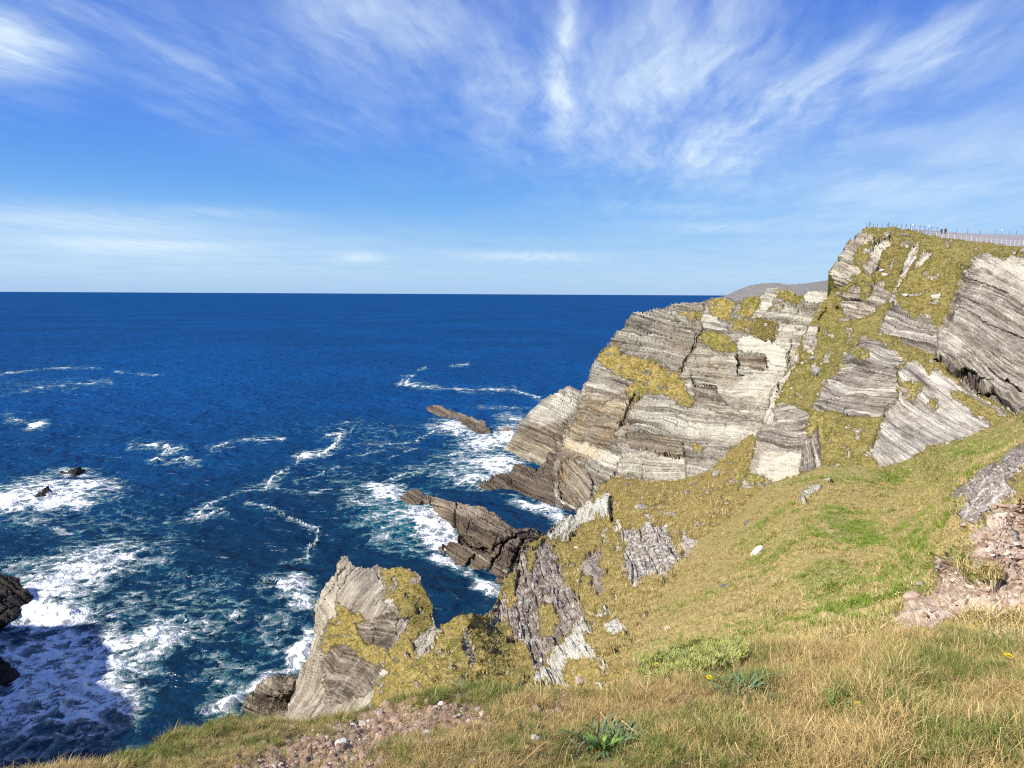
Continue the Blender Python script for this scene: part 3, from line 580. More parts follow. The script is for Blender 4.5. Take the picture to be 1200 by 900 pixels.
# the gully: grassy hollow and outcrops between headland and green hillside
patch('gully', [(697, 577), (705, 568), (717, 560), (747, 562), (770, 565), (807, 561), (833, 552), (857, 526), (883, 508), (890, 520), (890, 560), (905, 600), (900, 700), (880, 770), (760, 850), (560, 850), (470, 830), (470, 770), (485, 745), (517, 735)] +
      c5((830, 405), (860, 385), (890, 367), (920, 358), (940, 355), (970, 365), (1000, 355)) + c4((100, 655), (125, 610), (150, 540), (180, 510), (200, 480), (215, 420), (290, 388), (320, 350), (400, 300), (460, 250), (480, 235)),
      [(883, 520, 150), (857, 530, 152), (810, 565, 152), (747, 566, 156), (717, 563, 158), (697, 580, 150), (673, 602, 140), (640, 628, 118), (612, 640, 106), (600, 665, 95), (572, 720, 76), (760, 600, 120), (830, 590, 114), (800, 640, 94), (740, 640, 102),
       (690, 640, 108), (650, 680, 86), (630, 740, 66), (700, 700, 72), (760, 700, 64), (640, 790, 50), (700, 790, 42), (560, 790, 48), (780, 760, 45), (850, 640, 86), (900, 640, 84), (553, 720, 64), (517, 735, 64), (520, 790, 47), (900, 760, 38), (480, 800, 50), (600, 700, 82)],
      turf('far_turf', name='gully', clump=1.3, hum=3),
      regions=[
          rock('rock_outcrop', 'outcrop_rock', c4((215, 420), (240, 415), (235, 470), (255, 510), (250, 440), (300, 400), (340, 440), (370, 540), (410, 590), (432, 640), (430, 680), (390, 720), (340, 780), (262, 872), (250, 830), (225, 780), (190, 752), (165, 690), (150, 680), (85, 752), (100, 690), (130, 610), (180, 590), (195, 540), (200, 480)), dip=68, amp=1.5, curve=.6, tone=(-.03, 0, .15), label='lilac grey rock outcrop with steep dark joints above the water'),
          rock('rock_outcrop', 'outcrop_rock', c4((420, 480), (450, 450), (495, 415), (492, 480), (500, 540), (512, 580), (480, 602), (452, 570), (465, 525), (420, 528)), dip=65, amp=.9),
          rock('rock_outcrop', 'outcrop_rock', c4((555, 385), (575, 360), (600, 350), (630, 362), (660, 355), (690, 360), (725, 345), (740, 400), (765, 440), (780, 478), (710, 545), (680, 530), (655, 535), (610, 582), (590, 545), (573, 510), (578, 440)), dip=72, amp=1.4, lift=2, tone=(-.02, 0, .4), label='pale grey rock outcrop with white lichened top standing in turf'),
          rock('rock_outcrop', 'outcrop_rock', c4((778, 380), (810, 390), (845, 400), (830, 430), (800, 465), (775, 460)), dip=60, amp=1.0, tone=(.1, 0, .2)),
          rock('rock_outcrop', 'white_rock', c4((262, 892), (300, 840), (340, 790), (390, 722), (432, 672), (445, 700), (470, 712), (465, 735), (432, 738), (445, 770), (482, 800), (482, 830), (430, 825), (390, 825), (375, 860), (372, 920), (250, 920)), dip=60, amp=2.2, lift=3, tone=(.04, 0, .2), label='white lichen covered rock at the edge of the near grass'),
          rock('rock_outcrop', 'white_rock', c4((430, 672), (480, 660), (540, 640), (535, 660), (470, 675)), dip=-15, amp=1.0),
          rock('rock_outcrop', 'white_rock', c4((502, 700), (530, 680), (565, 675), (560, 695), (590, 705), (575, 720), (545, 735), (515, 725)), dip=10, amp=1.2, lift=3, tone=(.05, 0, .2)),
          rock('rock_outcrop', 'white_rock', c4((485, 850), (520, 850), (535, 880), (500, 885)), dip=10, amp=1.2),
          rock('rock_outcrop', 'headland_rock', c4((290, 392), (320, 348), (345, 330), (400, 295), (460, 248), (478, 290), (478, 330), (430, 345), (400, 375), (380, 410), (330, 400)), dip=-60, amp=1.3, tone=(.18, 0, .3), label='white ribbed rock edge above the inlet'),
          rock('rock_outcrop', 'white_rock', c4((530, 380), (545, 330), (570, 335), (560, 370)), dip=60, amp=1.0),
          rock('rock_outcrop', 'crag_rock', c4((0, 760), (20, 700), (40, 760), (50, 840), (35, 850)), dip=60, amp=.8),
          rock('rock_outcrop', 'crag_rock', c5((732, 495), (745, 450), (780, 415), (825, 408), (815, 450), (790, 490), (750, 520)), dip=-55, amp=.9, tone=(.12, 0, .2), label='pale lichened rock beside the crag'),
          rock('rock_slab', 'white_rock', c4((478, 322), (472, 295), (498, 262), (522, 238), (530, 262), (528, 338), (505, 335)), dip=75, amp=.5, lift=6, tone=(.05, 0, 0), label='pointed pale slab standing up at the edge of the inlet'),
          turf('far_turf', c4((230, 440), (262, 440), (258, 500), (240, 515)), clump=.7), turf('far_turf', c4((155, 555), (195, 530), (190, 620), (165, 640)), clump=.7),
          turf('far_turf', c4((270, 640), (310, 625), (345, 690), (320, 740), (285, 740)), clump=.7),
      ],
      zones=[(c4((460, 200), (1000, 60), (1000, 350), (700, 380), (460, 330)), (.0, -.10, 0), 15), (c4((0, 640), (250, 760), (240, 900), (-200, 900), (-200, 700)), (0, .07, 0), 12)],
      cracks=[(c4((531, 262), (533, 335)), 1.6, 4), (c4((590, 640), (610, 690)), 1.5, .8), (c4((340, 420), (420, 600)), 1.2, .5), (c4((290, 520), (230, 640), (250, 760)), 1.6, .8), (c4((655, 400), (650, 530)), 1.2, .6)],
      seed=7, grid=1.0, skirt=(14, 22), jitter=2.6, peep=('outcrop_rock', .50, 60))

# the detached crag with turf cap
patch('crag', [(330, 850), (337, 830)] + c5((310, 645), (320, 600), (330, 560), (352, 520), (370, 480), (378, 440), (385, 400), (384, 350), (400, 310), (420, 270), (424, 250), (440, 230), (462, 212), (470, 180), (478, 156), (500, 152), (520, 180), (545, 192), (580, 196), (600, 188), (650, 196), (690, 190), (720, 200), (745, 207), (763, 232), (760, 250), (775, 280), (790, 310), (805, 335), (800, 365), (812, 400), (830, 430)) + [(520, 760), (520, 870), (330, 870)],
      [(343, 813, 79), (370, 720, 81), (399, 652, 85), (440, 664, 81), (487, 668, 77), (508, 715, 72), (509, 735, 68), (430, 720, 73), (400, 780, 69), (460, 790, 59), (510, 790, 52), (350, 850, 67), (520, 860, 44), (375, 760, 75), (400, 700, 77), (470, 720, 69), (420, 690, 76.5)],
      rock('crag', 'crag_rock', dip=-58, amp=.9, tone=(.02, .1, .1)),
      regions=[
          rock('rock_face', 'crag_rock', e8((180, 380), (240, 200), (310, 120), (340, 160), (330, 230), (300, 330), (310, 380), (250, 440), (230, 500), (190, 480)), dip=62, amp=1.1, tone=(.05, .1, .3), label='pale cream left edge of the crag'),
          rock('rock_face', 'crag_rock', e8((310, 330), (340, 120), (400, 100), (500, 130), (560, 200), (590, 330), (650, 360), (540, 400), (500, 415), (440, 380), (360, 360)), dip=-50, amp=.55, tone=(.0, 0, .1), label='smooth upper face of the crag'),
          rock('rock_face', 'crag_rock', e8((410, 440), (520, 400), (640, 360), (665, 375), (640, 440), (600, 580), (520, 545), (470, 560), (430, 510)), dip=14, amp=1.1, curve=.6, tone=(-.10, .1, 0), label='dark bedded notch in the crag'),
          rock('rock_face', 'crag_rock', e8((600, 580), (640, 440), (680, 400), (725, 405), (700, 450), (650, 530), (600, 610)), dip=-62, amp=.8),
          rock('rock_face', 'crag_rock', e8((230, 640), (310, 540), (360, 530), (440, 600), (560, 670), (545, 740), (480, 800), (380, 860), (240, 860)), dip=32, amp=1.0, curve=.6, tone=(-.08, .15, 0), label='lower face of the crag with curved dark beds'),
          turf('far_turf', e8((545, 120), (600, 125), (660, 118), (740, 160), (760, 190), (800, 240), (845, 340), (830, 440), (815, 470), (750, 500), (720, 620), (640, 650), (560, 720), (580, 620), (650, 530), (700, 450), (725, 405), (670, 390), (650, 350), (610, 350), (570, 290), (600, 230)), lift=1.2),
          turf('far_turf', e8((300, 310), (330, 340), (380, 370), (440, 385), (455, 410), (410, 430), (430, 510), (470, 560), (520, 550), (580, 590), (575, 660), (500, 650), (430, 600), (360, 545), (310, 540), (250, 600), (225, 560), (235, 500), (260, 430), (310, 380)), lift=1.2),
          turf('far_turf', e8((560, 725), (600, 690), (640, 650), (720, 620), (760, 500), (900, 500), (900, 1000), (500, 1000), (520, 800), (545, 745)), lift=1.0),
          rock('rock_block', 'crag_rock', e8((705, 190), (750, 165), (780, 165), (770, 200), (735, 225), (710, 215)), dip=-20, amp=.5, lift=2.5, tone=(-.05, 0, 0), label='grey block on the crag top'),
          rock('rock_block', 'white_rock', e8((580, 305), (605, 290), (625, 320), (655, 315), (640, 350), (600, 350)), dip=10, amp=.8, lift=1.5),
          rock('rock_block', 'crag_rock', e8((540, 720), (560, 680), (580, 690), (570, 730)), dip=10, amp=.8, lift=1.5, tone=(.2, 0, .3)),
      ],
      cracks=[(e8((240, 300), (310, 170), (350, 110)), 1.0, .5), (e8((320, 240), (400, 130)), .9, .4), (e8((520, 430), (500, 540)), .9, .4)],
      seed=9, grid=1.0, skirt=(14, 26), jitter=2.4, peep=('crag_rock', .44, 30))

# green hillside dropping from the right
patch('hillside', [(1600, 372), (1430, 410), (1270, 455), (1230, 472), (1200, 482), (1167, 497), (1137, 511), (1090, 529), (1053, 542), (1030, 547), (1000, 547), (967, 545), (943, 554), (913, 562), (890, 572), (865, 599), (845, 614), (823, 630), (807, 652), (790, 680), (770, 708), (750, 738), (738, 770), (745, 830), (1000, 850), (1600, 850)],
      [(1200, 484, 72), (1137, 512, 73), (1090, 530, 74), (1030, 548, 76), (967, 546, 80), (913, 563, 82), (865, 600, 83), (823, 630, 79), (807, 653, 73), (780, 700, 58), (750, 745, 41), (760, 790, 28), (850, 760, 24), (950, 740, 21), (1050, 700, 23),
       (950, 650, 41), (900, 680, 41), (1000, 600, 57), (1100, 580, 51), (1165, 572, 21.5), (1135, 605, 21.5), (1200, 545, 22), (1200, 505, 58), (1160, 525, 56), (1110, 570, 47), (1200, 600, 18.8), (1130, 640, 17.6), (1070, 625, 36), (1200, 700, 14.6), (1100, 720, 15.2), (1060, 730, 15.6), (1200, 760, 11.5), (1000, 800, 14), (1270, 600, 18.3), (1270, 530, 22), (1270, 830, 8.6), (850, 820, 19), (1600, 390, 66), (1600, 480, 38), (1600, 600, 17), (1600, 700, 11), (1600, 830, 7.5), (1430, 430, 66), (1430, 500, 36)],
      turf('hillside_turf', name='hillside', clump=2.6, lift=0, hum=7),
      regions=[
          rock('rock_outcrop', 'outcrop_rock', c3((945, 430), (975, 395), (1000, 382), (1050, 340), (1100, 312), (1200, 240), (1300, 180), (1300, 330), (1200, 335), (1165, 380), (1185, 420), (1150, 450), (1100, 480), (1060, 525), (1010, 540), (985, 535), (985, 490), (1010, 455)), dip=-38, amp=1.8, lift=3, tone=(-.02, 0, .3), label='pale rock outcrop above the red scree'),
          rock('rock_outcrop', 'scree_rock', c3((735, 860), (790, 800), (840, 780), (880, 770), (905, 700), (880, 650), (920, 640), (985, 600), (1010, 545), (1060, 530), (1100, 485), (1180, 440), (1300, 420), (1300, 870), (1000, 850), (900, 900), (750, 910)), dip=-12, amp=2.6, blk=1.5, tone=(.0, 0, .0), label='bare reddish broken rock on the right'),
          turf('slope_turf', c3((960, 650), (985, 630), (1020, 640), (1050, 680), (1100, 680), (1125, 700), (1110, 735), (1060, 720), (1020, 735), (985, 690)), name='moss_patch', clump=2.0, lift=4, tone=(0, .25, 0)),
          turf('slope_turf', c3((955, 610), (1000, 598), (1020, 612), (980, 640), (950, 640)), name='moss_patch', clump=1.5, lift=3, tone=(0, .3, 0)),
          turf('slope_turf', c3((1150, 380), (1210, 340), (1300, 300), (1300, 400), (1190, 425)), clump=1.0),
          rock('rock_outcrop', 'white_rock', c3((410, 430), (450, 395), (480, 385), (488, 400), (455, 430), (430, 460)), dip=-40, amp=1.0, lift=4, tone=(.05, 0, .2)),
          rock('rock_outcrop', 'white_rock', c3((495, 365), (520, 370), (515, 390), (498, 385)), dip=-40, amp=1.0, lift=4, tone=(.05, 0, .2)),
      ],
      zones=[(c3((480, 480), (580, 470), (700, 540), (690, 600), (560, 590)), (0, .22, 0), 8), (c3((430, 680), (560, 640), (700, 760), (640, 870), (420, 800), (400, 740)), (0, .18, 0), 14), (c3((500, 330), (700, 330), (880, 270), (1100, 180), (1200, 150), (1200, 220), (900, 340), (600, 380)), (0, .14, 0), 14),
             (c3((760, 640), (880, 600), (900, 780), (740, 840)), (0, .14, 0), 14), (c3((200, 420), (300, 350), (520, 340), (420, 520), (100, 620)), (0, -.16, 0), 16), (c3((0, 600), (200, 500), (380, 700), (300, 860), (0, 880)), (0, -.14, 0), 14),
             (c3((750, 830), (1000, 780), (1250, 740), (1250, 870), (750, 900)), (.08, 0, 0), 14)],
      seed=11, grid=1.1, skirt=(12, 10), jitter=3.0)
# ------------------------------------------------------------------ the sea
c6 = lambda *p: Z(0, 500, 2.25, *p)
c7 = lambda *p: Z(400, 440, 3.213, *p)
def ell(px, py, cx, cy, rx_, ry_, ang=0.0, soft=1.0):
    a = R(ang); dx_, dy_ = px - cx, py - cy
    u, v = dx_ * math.cos(a) + dy_ * math.sin(a), -dx_ * math.sin(a) + dy_ * math.cos(a)
    return np.exp(-((u / rx_) ** 2 + (v / ry_) ** 2) ** soft)
def build_sea():
    rows = np.concatenate([np.arange(346.5, 352, .35), np.arange(352, 380, .8), np.arange(380, 480, 1.25), np.arange(480, 915, 1.7), np.arange(915, 1600, 30)])
    dep = np.arctan((rows - 450) / FPX) + PITCH
    rr = H / np.tan(np.minimum(dep, R(80))); rr = np.concatenate([[90000, 45000], rr[rr < 40000], [3.0]])
    azs = np.concatenate([np.arange(-180, -40, 5.0), np.arange(-40, 14, .115), np.arange(14, 40, .5), np.arange(40, 181, 5.0)])
    th = np.radians(azs)
    Rr, T = np.meshgrid(rr, th, indexing='ij')
    X, Y = Rr * np.sin(T), Rr * np.cos(T)
    P = np.stack([X, Y, np.zeros_like(X)], -1)
    px, py, d = to_px(P); front = d > 5
    px = np.where(front, px, -9999); py = np.where(front, py, -9999)
    # swell
    Zz = np.zeros_like(X); g = np.random.default_rng(5)
    for L, A in ((46, .30), (31, .26), (19, .2), (12.5, .17), (8.2, .13), (5.6, .10), (3.9, .075)):
        for q in range(2):
            a = R(205) + g.normal() * .45; k = 2 * math.pi / L
            ph = (X * math.sin(a) + Y * math.cos(a)) * k + g.random() * 6.28 + 1.2 * fbm(X / (L * 5), Y / (L * 5), L + q, 2)
            cell = Rr * R(.115) * 1.6 + Rr * Rr / H / FPX * 1.6
            fade = np.clip((L / np.maximum(cell, .01) - 2.5) / 4, 0, 1)
            Zz += A * .5 * fade * (np.sin(ph) + .25 * np.sin(2 * ph + 1.2))
    P[..., 2] = Zz
    # where the swell breaks: round every rock, along the cliff foot, and in drifting lines
    wq = 5 * fbm(X / 22, Y / 22, 2.0, 4, .6); wr = 5 * fbm(X / 22, Y / 22, 9.0, 4, .6)
    sc_ = np.clip((py - 345) / 200, .12, 1.6)
    qx, qy = px + wq * sc_ * 1.3, py + wr * sc_ * .8
    foam = np.zeros_like(X); teal = np.zeros_like(X)
    def add(v, f, t=0.0):
        nonlocal foam, teal
        foam = np.maximum(foam, v * f); teal = np.maximum(teal, v * (t or f * .9))
    E = lambda *a, f=1.0, t=0, s=1.0: add(ell(qx, qy, *a, soft=s), f, t)
    E(50, 582, 95, 24, -4, f=.95); E(105, 570, 42, 11, -6, f=1.0); E(0, 590, 55, 22, 0, f=.98); E(30, 605, 70, 16, 0, f=.6); E(75, 624, 22, 7, 20, f=.75); E(78, 556, 48, 8, -6, f=.8)
    E(100, 665, 110, 28, -14, f=.95); E(60, 690, 70, 34, -20, f=1.0); E(150, 650, 60, 14, -14, f=.7); E(20, 665, 60, 18, 0, f=.62); E(45, 722, 80, 22, 0, f=1.05, s=1.6); E(70, 690, 80, 22, -8, f=.8)
    E(70, 800, 128, 90, -20, f=.92, t=.3, s=1.8); E(20, 770, 80, 50, 0, f=.86, t=.3); E(40, 850, 110, 60, 0, f=.82, t=.3); E(170, 760, 50, 30, -10, f=.70); E(190, 745, 62, 30, -12, f=.92, t=1.2); E(240, 735, 40, 22, 0, f=.58)
    E(340, 692, 36, 20, 10, f=.96); E(352, 705, 25, 25, 0, f=.85); E(325, 740, 40, 40, 20, f=.60); E(310, 690, 30, 12, 0, f=.7); E(280, 718, 14, 9, 0, f=.75); E(225, 700, 40, 14, 10, f=.56); E(160, 700, 50, 14, 0, f=.54)
    E(352, 768, 20, 46, 32, f=.90); E(310, 800, 42, 22, -38, f=.90); E(265, 822, 34, 16, -25, f=.92); E(275, 790, 55, 40, -30, f=.60, t=.8); E(300, 770, 70, 60, 0, f=.35, t=.6)
    E(455, 576, 40, 13, 12, f=.97); E(500, 606, 46, 22, 15, f=.98, t=1.1); E(520, 632, 36, 14, 10, f=.97); E(480, 640, 60, 18, 5, f=.55, t=.9); E(470, 605, 75, 40, 8, f=.72, t=1.15); E(512, 614, 46, 26, 12, f=1.0, t=1.1); E(425, 590, 45, 20, 0, f=.62, t=.8); E(560, 545, 70, 30, -10, f=.74, t=1.0); E(520, 655, 25, 12, 30, f=.85); E(545, 672, 25, 10, 35, f=.7); E(568, 690, 24, 13, 10, f=.97); E(590, 700, 30, 16, 10, f=.65)
    E(535, 503, 34, 13, 10, f=.95); E(570, 520, 40, 15, -8, f=.97); E(595, 512, 26, 20, 0, f=.96); E(585, 545, 36, 15, -5, f=.97); E(560, 562, 40, 12, 0, f=.9); E(625, 530, 26, 14, 0, f=.9); E(545, 535, 60, 30, -8, f=.55, t=.9)
    E(636, 598, 24, 11, 18, f=.98); E(612, 588, 26, 8, 20, f=.9); E(650, 610, 16, 12, 0, f=.9); E(585, 478, 55, 6, 0, f=.5); E(600, 490, 30, 8, 0, f=.7); E(510, 500, 30, 7, 0, f=.6)
    E(500, 548, 70, 10, -6, f=.5); E(430, 520, 60, 8, -8, f=.45); E(450, 600, 80, 40, 0, f=.42, t=.8); E(120, 620, 160, 70, 0, f=.36, t=.4); E(200, 720, 200, 90, 0, f=.40, t=.5); E(400, 560, 120, 50, 0, f=.34, t=.25)
    E(430, 505, 140, 20, 0, f=.36, t=.2); E(60, 450, 150, 14, 0, f=.36, t=.1)
    def line(pts, wid, f=1.0):
        pts = [p[:2] for p in pts]
        lx, ly = px + wq * sc_ * .7 + 2.0 * sc_ * fbm(X / 5, Y / 5, 3.3, 3), py + wr * sc_ * .4 + 1.2 * sc_ * fbm(X / 5, Y / 5, 8.3, 3)
        d_ = pdist(lx, ly * 1.0, pts); wv = wid * (1 + .9 * fbm(X / 12, Y / 12, wid, 2))
        f = f * np.clip(.95 + .5 * fbm(X / 16, Y / 16, wid + 4, 3), .68, 1.08); add(np.exp(-(d_ / np.maximum(wv * .9, .5)) ** 2), f, .3); add(np.exp(-(d_ / (wv.clip(.5) * 5)) ** 2), f * .56, .3)
    line(c6((430, 245), (480, 243), (540, 235), (585, 222)), 2.6); line(c6((510, 235), (560, 205), (600, 190), (640, 170), (700, 160), (715, 135), (760, 105), (800, 80), (860, 70), (890, 45), (895, 20)), 2.2)
    line(c6((650, 205), (700, 215), (750, 235), (800, 255), (850, 270), (840, 300), (820, 320), (800, 350), (730, 360)), 1.6); line(c6((345, 48), (380, 52), (440, 52), (450, 62), (430, 72), (480, 62)), 2.0); line(c6((405, 92), (450, 86), (505, 82)), 2.2)
    line(c6((555, 60), (600, 42), (660, 35), (745, 32)), 1.8, .8); line(c6((700, 150), (740, 165), (820, 175), (890, 160)), 1.6, .7); line(c6((780, 145), (840, 130), (890, 110)), 1.5, .8)
    line([(465, 452), (476, 442), (484, 440), (474, 450), (500, 453), (530, 455), (556, 457)], 1.3, .9); line([(560, 456), (600, 457), (632, 466)], 1.3, .9); line([(530, 428), (548, 427)], 1.0, .8); line([(490, 433), (500, 430)], .9, .7)
    line([(0, 464), (40, 456), (80, 451), (130, 447)], 1.1, .8); line([(0, 438), (60, 432), (90, 431), (125, 431)], 1.0, .7); line([(160, 437), (190, 440)], 1.1, .7); line([(100, 450), (130, 448)], 1.0, .7); line([(8, 490), (25, 495)], 1.5, .9); line([(35, 500), (50, 498)], 1.8, 1.0); line([(135, 436), (180, 441)], .9, .6)
    line([(400, 496), (425, 494)], 1.3, .9); line([(380, 510), (410, 505), (418, 497)], 1.2, .8); line([(430, 528), (455, 520), (485, 515), (510, 506)], 1.6, .75); line([(440, 545), (480, 528), (500, 522)], 1.4, .6); line([(460, 560), (490, 554), (515, 554)], 1.8, .9); line([(400, 575), (430, 566), (460, 560)], 1.4, .6)
    line(c7((300, 365), (370, 372)), 1.6, .95); line(c7((190, 400), (280, 372)), 1.5, .8); line(c7((20, 305), (90, 300), (150, 285), (200, 275), (290, 270)), 1.5, .8); line(c7((0, 180), (80, 175)), 1.2, .8)
    # every rock edge gets its own wash
    P[..., 2] += sstep(.55, 1.0, foam) * (.35 + .9 * np.abs(fbm(X / 3.5, Y / 3.5, 6., 3, .6))) * sstep(900, 200, Rr)         # breakers stand up
    me = np_mesh('sea', P.reshape(-1, 3), _grid_faces(*X.shape), {'foam': foam.ravel(), 'teal': teal.ravel()}, smooth=True)
    return tag(link('sea', me, M['sea']), kind='structure')
def _grid_faces(ny, nx):
    i = np.arange(ny * nx).reshape(ny, nx)
    return np.stack([i[:-1, :-1], i[1:, :-1], i[1:, 1:], i[:-1, 1:]], -1).reshape(-1, 4)[:, ::-1]
mt, t, b = principled('sea water'); M['sea'] = mt
pos = t.new('ShaderNodeTexCoord').outputs['Object']; fm = t.attr('foam').outputs['Fac']; tl = t.attr('teal').outputs['Fac']
wv = t.vmath('ADD', pos, t.vmath('MULTIPLY', t.vmath('SUBTRACT', t.new('ShaderNodeTexNoise').outputs['Color'], (.5, .5, .5)), (0, 0, 0)))
nz1 = t.noise(pos, .16, 8, .66, 1.2); nz2 = t.noise(pos, .55, 6, .68, 1.8); nz3 = t.noise(pos, 2.4, 4, .6, .8)
vor = t.new('ShaderNodeTexVoronoi', feature='DISTANCE_TO_EDGE'); t.l.new(t.vmath('ADD', pos, t.vmath('MULTIPLY', t.comb(nz2, nz1, 0.0), (5, 5, 0))), vor.inputs['Vector']); vor.inputs['Scale'].default_value = .30
lace = t.smooth(vor.outputs['Distance'], .0, .26, .5, 0.0)
ff = t.math('ADD', t.math('MULTIPLY', t.math('SUBTRACT', nz1, .5), 1.1), t.math('ADD', t.math('MULTIPLY', t.math('SUBTRACT', nz2, .5), 1.0), t.math('MULTIPLY', t.math('SUBTRACT', nz3, .5), .25)))
ff = t.math('ADD', t.math('MULTIPLY', ff, 1.35), t.math('MULTIPLY', t.math('SUBTRACT', lace, .12), .60))
amt = t.math('ADD', fm, t.math('MULTIPLY', ff, t.smooth(fm, 0.05, .55, .55, 1.0)))
foam = t.smooth(amt, .52, .98)
thin = t.math('MULTIPLY', t.smooth(amt, .42, .76), .60)
aer = t.smooth(t.math('ADD', tl, t.math('MULTIPLY', ff, .9)), .62, 1.25)
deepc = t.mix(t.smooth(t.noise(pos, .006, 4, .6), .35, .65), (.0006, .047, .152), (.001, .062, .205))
rad = t.vmath('LENGTH', pos); deepc = t.mix(t.smooth(t.math('ADD', rad, t.math('MULTIPLY', t.noise(pos, .012, 3, .5), 120)), 150, 420), (.0002, .021, .050), deepc)   # darker close by, bluer with distance from the viewpoint
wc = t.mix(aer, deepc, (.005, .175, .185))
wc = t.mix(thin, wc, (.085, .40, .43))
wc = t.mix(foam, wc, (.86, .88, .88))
cx_ = t.math('ADD', t.math('MULTIPLY', t.noise(t.vmath('MULTIPLY', pos, (1.0, 1.15, 1)), .30, 4, .55, .3), 1.0), t.math('MULTIPLY', t.noise(t.vmath('MULTIPLY', pos, (.85, 1.1, 1)), .075, 3, .6, .3), 3.4))
cx_ = t.math('ADD', cx_, t.math('MULTIPLY', foam, .5))
nrm = t.bump(cx_, 1.0, 1.7)
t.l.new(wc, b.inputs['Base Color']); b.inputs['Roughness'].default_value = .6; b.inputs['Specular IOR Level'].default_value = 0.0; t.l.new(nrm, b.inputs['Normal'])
gl = t.new('ShaderNodeBsdfGlossy'); gl.inputs['Roughness'].default_value = .30; t.l.new(nrm, gl.inputs['Normal'])
lw = t.new('ShaderNodeFresnel'); lw.inputs['IOR'].default_value = 1.33; t.l.new(nrm, lw.inputs['Normal'])
# a ruffled sea shows far less mirror at grazing angles than flat water
fac = t.math('MULTIPLY', t.math('MINIMUM', lw.outputs[0], .065), t.math('SUBTRACT', 1.0, t.math('MULTIPLY', foam, .9)))
ms = t.new('ShaderNodeMixShader'); t.l.new(fac, ms.inputs[0]); t.l.new(b.outputs[0], ms.inputs[1]); t.l.new(gl.outputs[0], ms.inputs[2]); t.l.new(ms.outputs[0], t.n['Material Output'].inputs[0])
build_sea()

# ------------------------------------------------------------------ rocks standing in the sea
def sea_rock(label, poly, mat, k=.5, dip=20, amp=1.2, seed=20, group='rocks standing in the surf', extra=(), cols=7, zones=(), name='sea_rock', tone=(0, 0, 0), cracks=(), sink=0.0):
    xs = [p[0] for p in poly]; ctrl = []
    for x in np.linspace(min(xs) + .5, max(xs) - .5, cols):
        ys = []
        for i in range(len(poly)):
            (x0, y0), (x1, y1) = poly[i], poly[(i + 1) % len(poly)]
            if (x0 - x) * (x1 - x) < 0: ys.append(y0 + (y1 - y0) * (x - x0) / (x1 - x0))
        if len(ys) < 2: continue
        yt, yb = min(ys), max(ys); db, dt = float(dsea(x, yb)), float(dsea(x, yt))
        top = db + (dt - db) * k
        ctrl += [(x, yb + 1, db - sink), (x, (yt + yb) / 2, db + (top - db) * .42 - sink), (x, yt, top - sink)]
    return patch(name, poly, ctrl + list(extra), rock(name, mat, dip=dip, amp=amp, tone=tone), kind=None, label=label, cat='rock', group=group, grid=.8, seed=seed, skirt=(5, 7), edge=1.2, zones=zones, cracks=cracks)
sea_rock('long low brown rock slab with white surf all round, farthest out', c7((326, 128), (335, 118), (352, 113), (380, 121), (420, 134), (470, 150), (520, 163), (545, 182), (562, 208), (578, 224), (550, 231), (530, 229), (480, 219), (458, 205), (466, 184), (430, 163), (385, 157), (340, 147)), 'sea_rock', k=.45, dip=24, seed=21)
sea_rock('small brown rock awash at the foot of the buttress', c7((583, 207), (610, 196), (650, 194), (690, 200), (680, 216), (650, 218), (610, 218)), 'sea_rock', k=.5, dip=4, seed=22, cols=4)
sea_rock('dark brown jagged rock ledge joined to the headland foot', c7((508, 411), (540, 394), (580, 374), (602, 364), (630, 374), (640, 368), (645, 345), (682, 333), (730, 344), (757, 320), (790, 284), (820, 280), (850, 330), (850, 420), (870, 520), (850, 545), (832, 505), (790, 492), (740, 472), (690, 457), (650, 442), (600, 431), (545, 433)), 'sea_rock', k=.6, dip=22, amp=1.5, seed=23)
sea_rock('big brown rock ridge of tilted slabs running out into the surf', c7((212, 462), (235, 440), (270, 431), (310, 449), (380, 464), (440, 479), (500, 484), (550, 504), (600, 534), (660, 569), (740, 578), (790, 600), (770, 660), (700, 690), (650, 770), (600, 792), (560, 765), (480, 748), (440, 742), (390, 692), (343, 655), (380, 629), (420, 619), (458, 637), (432, 600), (446, 540), (430, 516), (340, 507), (290, 497), (240, 482)), 'sea_rock', k=.54, dip=26, amp=1.8, seed=24, cols=10,
         zones=[(c7((330, 455), (550, 490), (520, 520), (340, 500)), (.16, .2, .2), 5)], cracks=[(c7((440, 600), (500, 650), (560, 660)), 1.8, 2.6), (c7((620, 610), (540, 740)), 1.5, 2.2), (c7((690, 610), (640, 740)), 1.5, 2.2), (c7((460, 720), (500, 680)), 1.4, 2), (c7((440, 480), (430, 516)), 1.4, 1.8), (c7((345, 460), (330, 505)), 1.3, 1.5), (c7((380, 640), (420, 740)), 1.3, 1.6), (c7((520, 650), (660, 600)), 1.5, 2.2)])
sea_rock('small black rock, the nearer of two in the white wash', c6((88, 192), (103, 168), (124, 152), (152, 172), (136, 188), (110, 200)), 'black_rock', k=.4, seed=25, cols=4)
sea_rock('flat black rock, the farther of two in the white wash', c6((148, 126), (180, 115), (205, 107), (224, 114), (206, 130), (190, 143), (182, 131)), 'black_rock', k=.4, seed=26, cols=4)
sea_rock('big black rock half in view above the shaded water', c6((-90, 400), (-40, 396), (0, 394), (25, 391), (50, 404), (62, 430), (85, 449), (92, 466), (72, 492), (40, 507), (0, 532), (-60, 545), (-90, 530)), 'black_rock', k=.5, dip=35, amp=1.5, seed=27)
sea_rock('black rock in the shaded foam close below', c6((-90, 590), (-40, 598), (0, 604), (30, 624), (55, 648), (62, 682), (30, 704), (-40, 712), (-90, 700)), 'black_rock', k=.5, dip=-20, amp=1.5, seed=28)
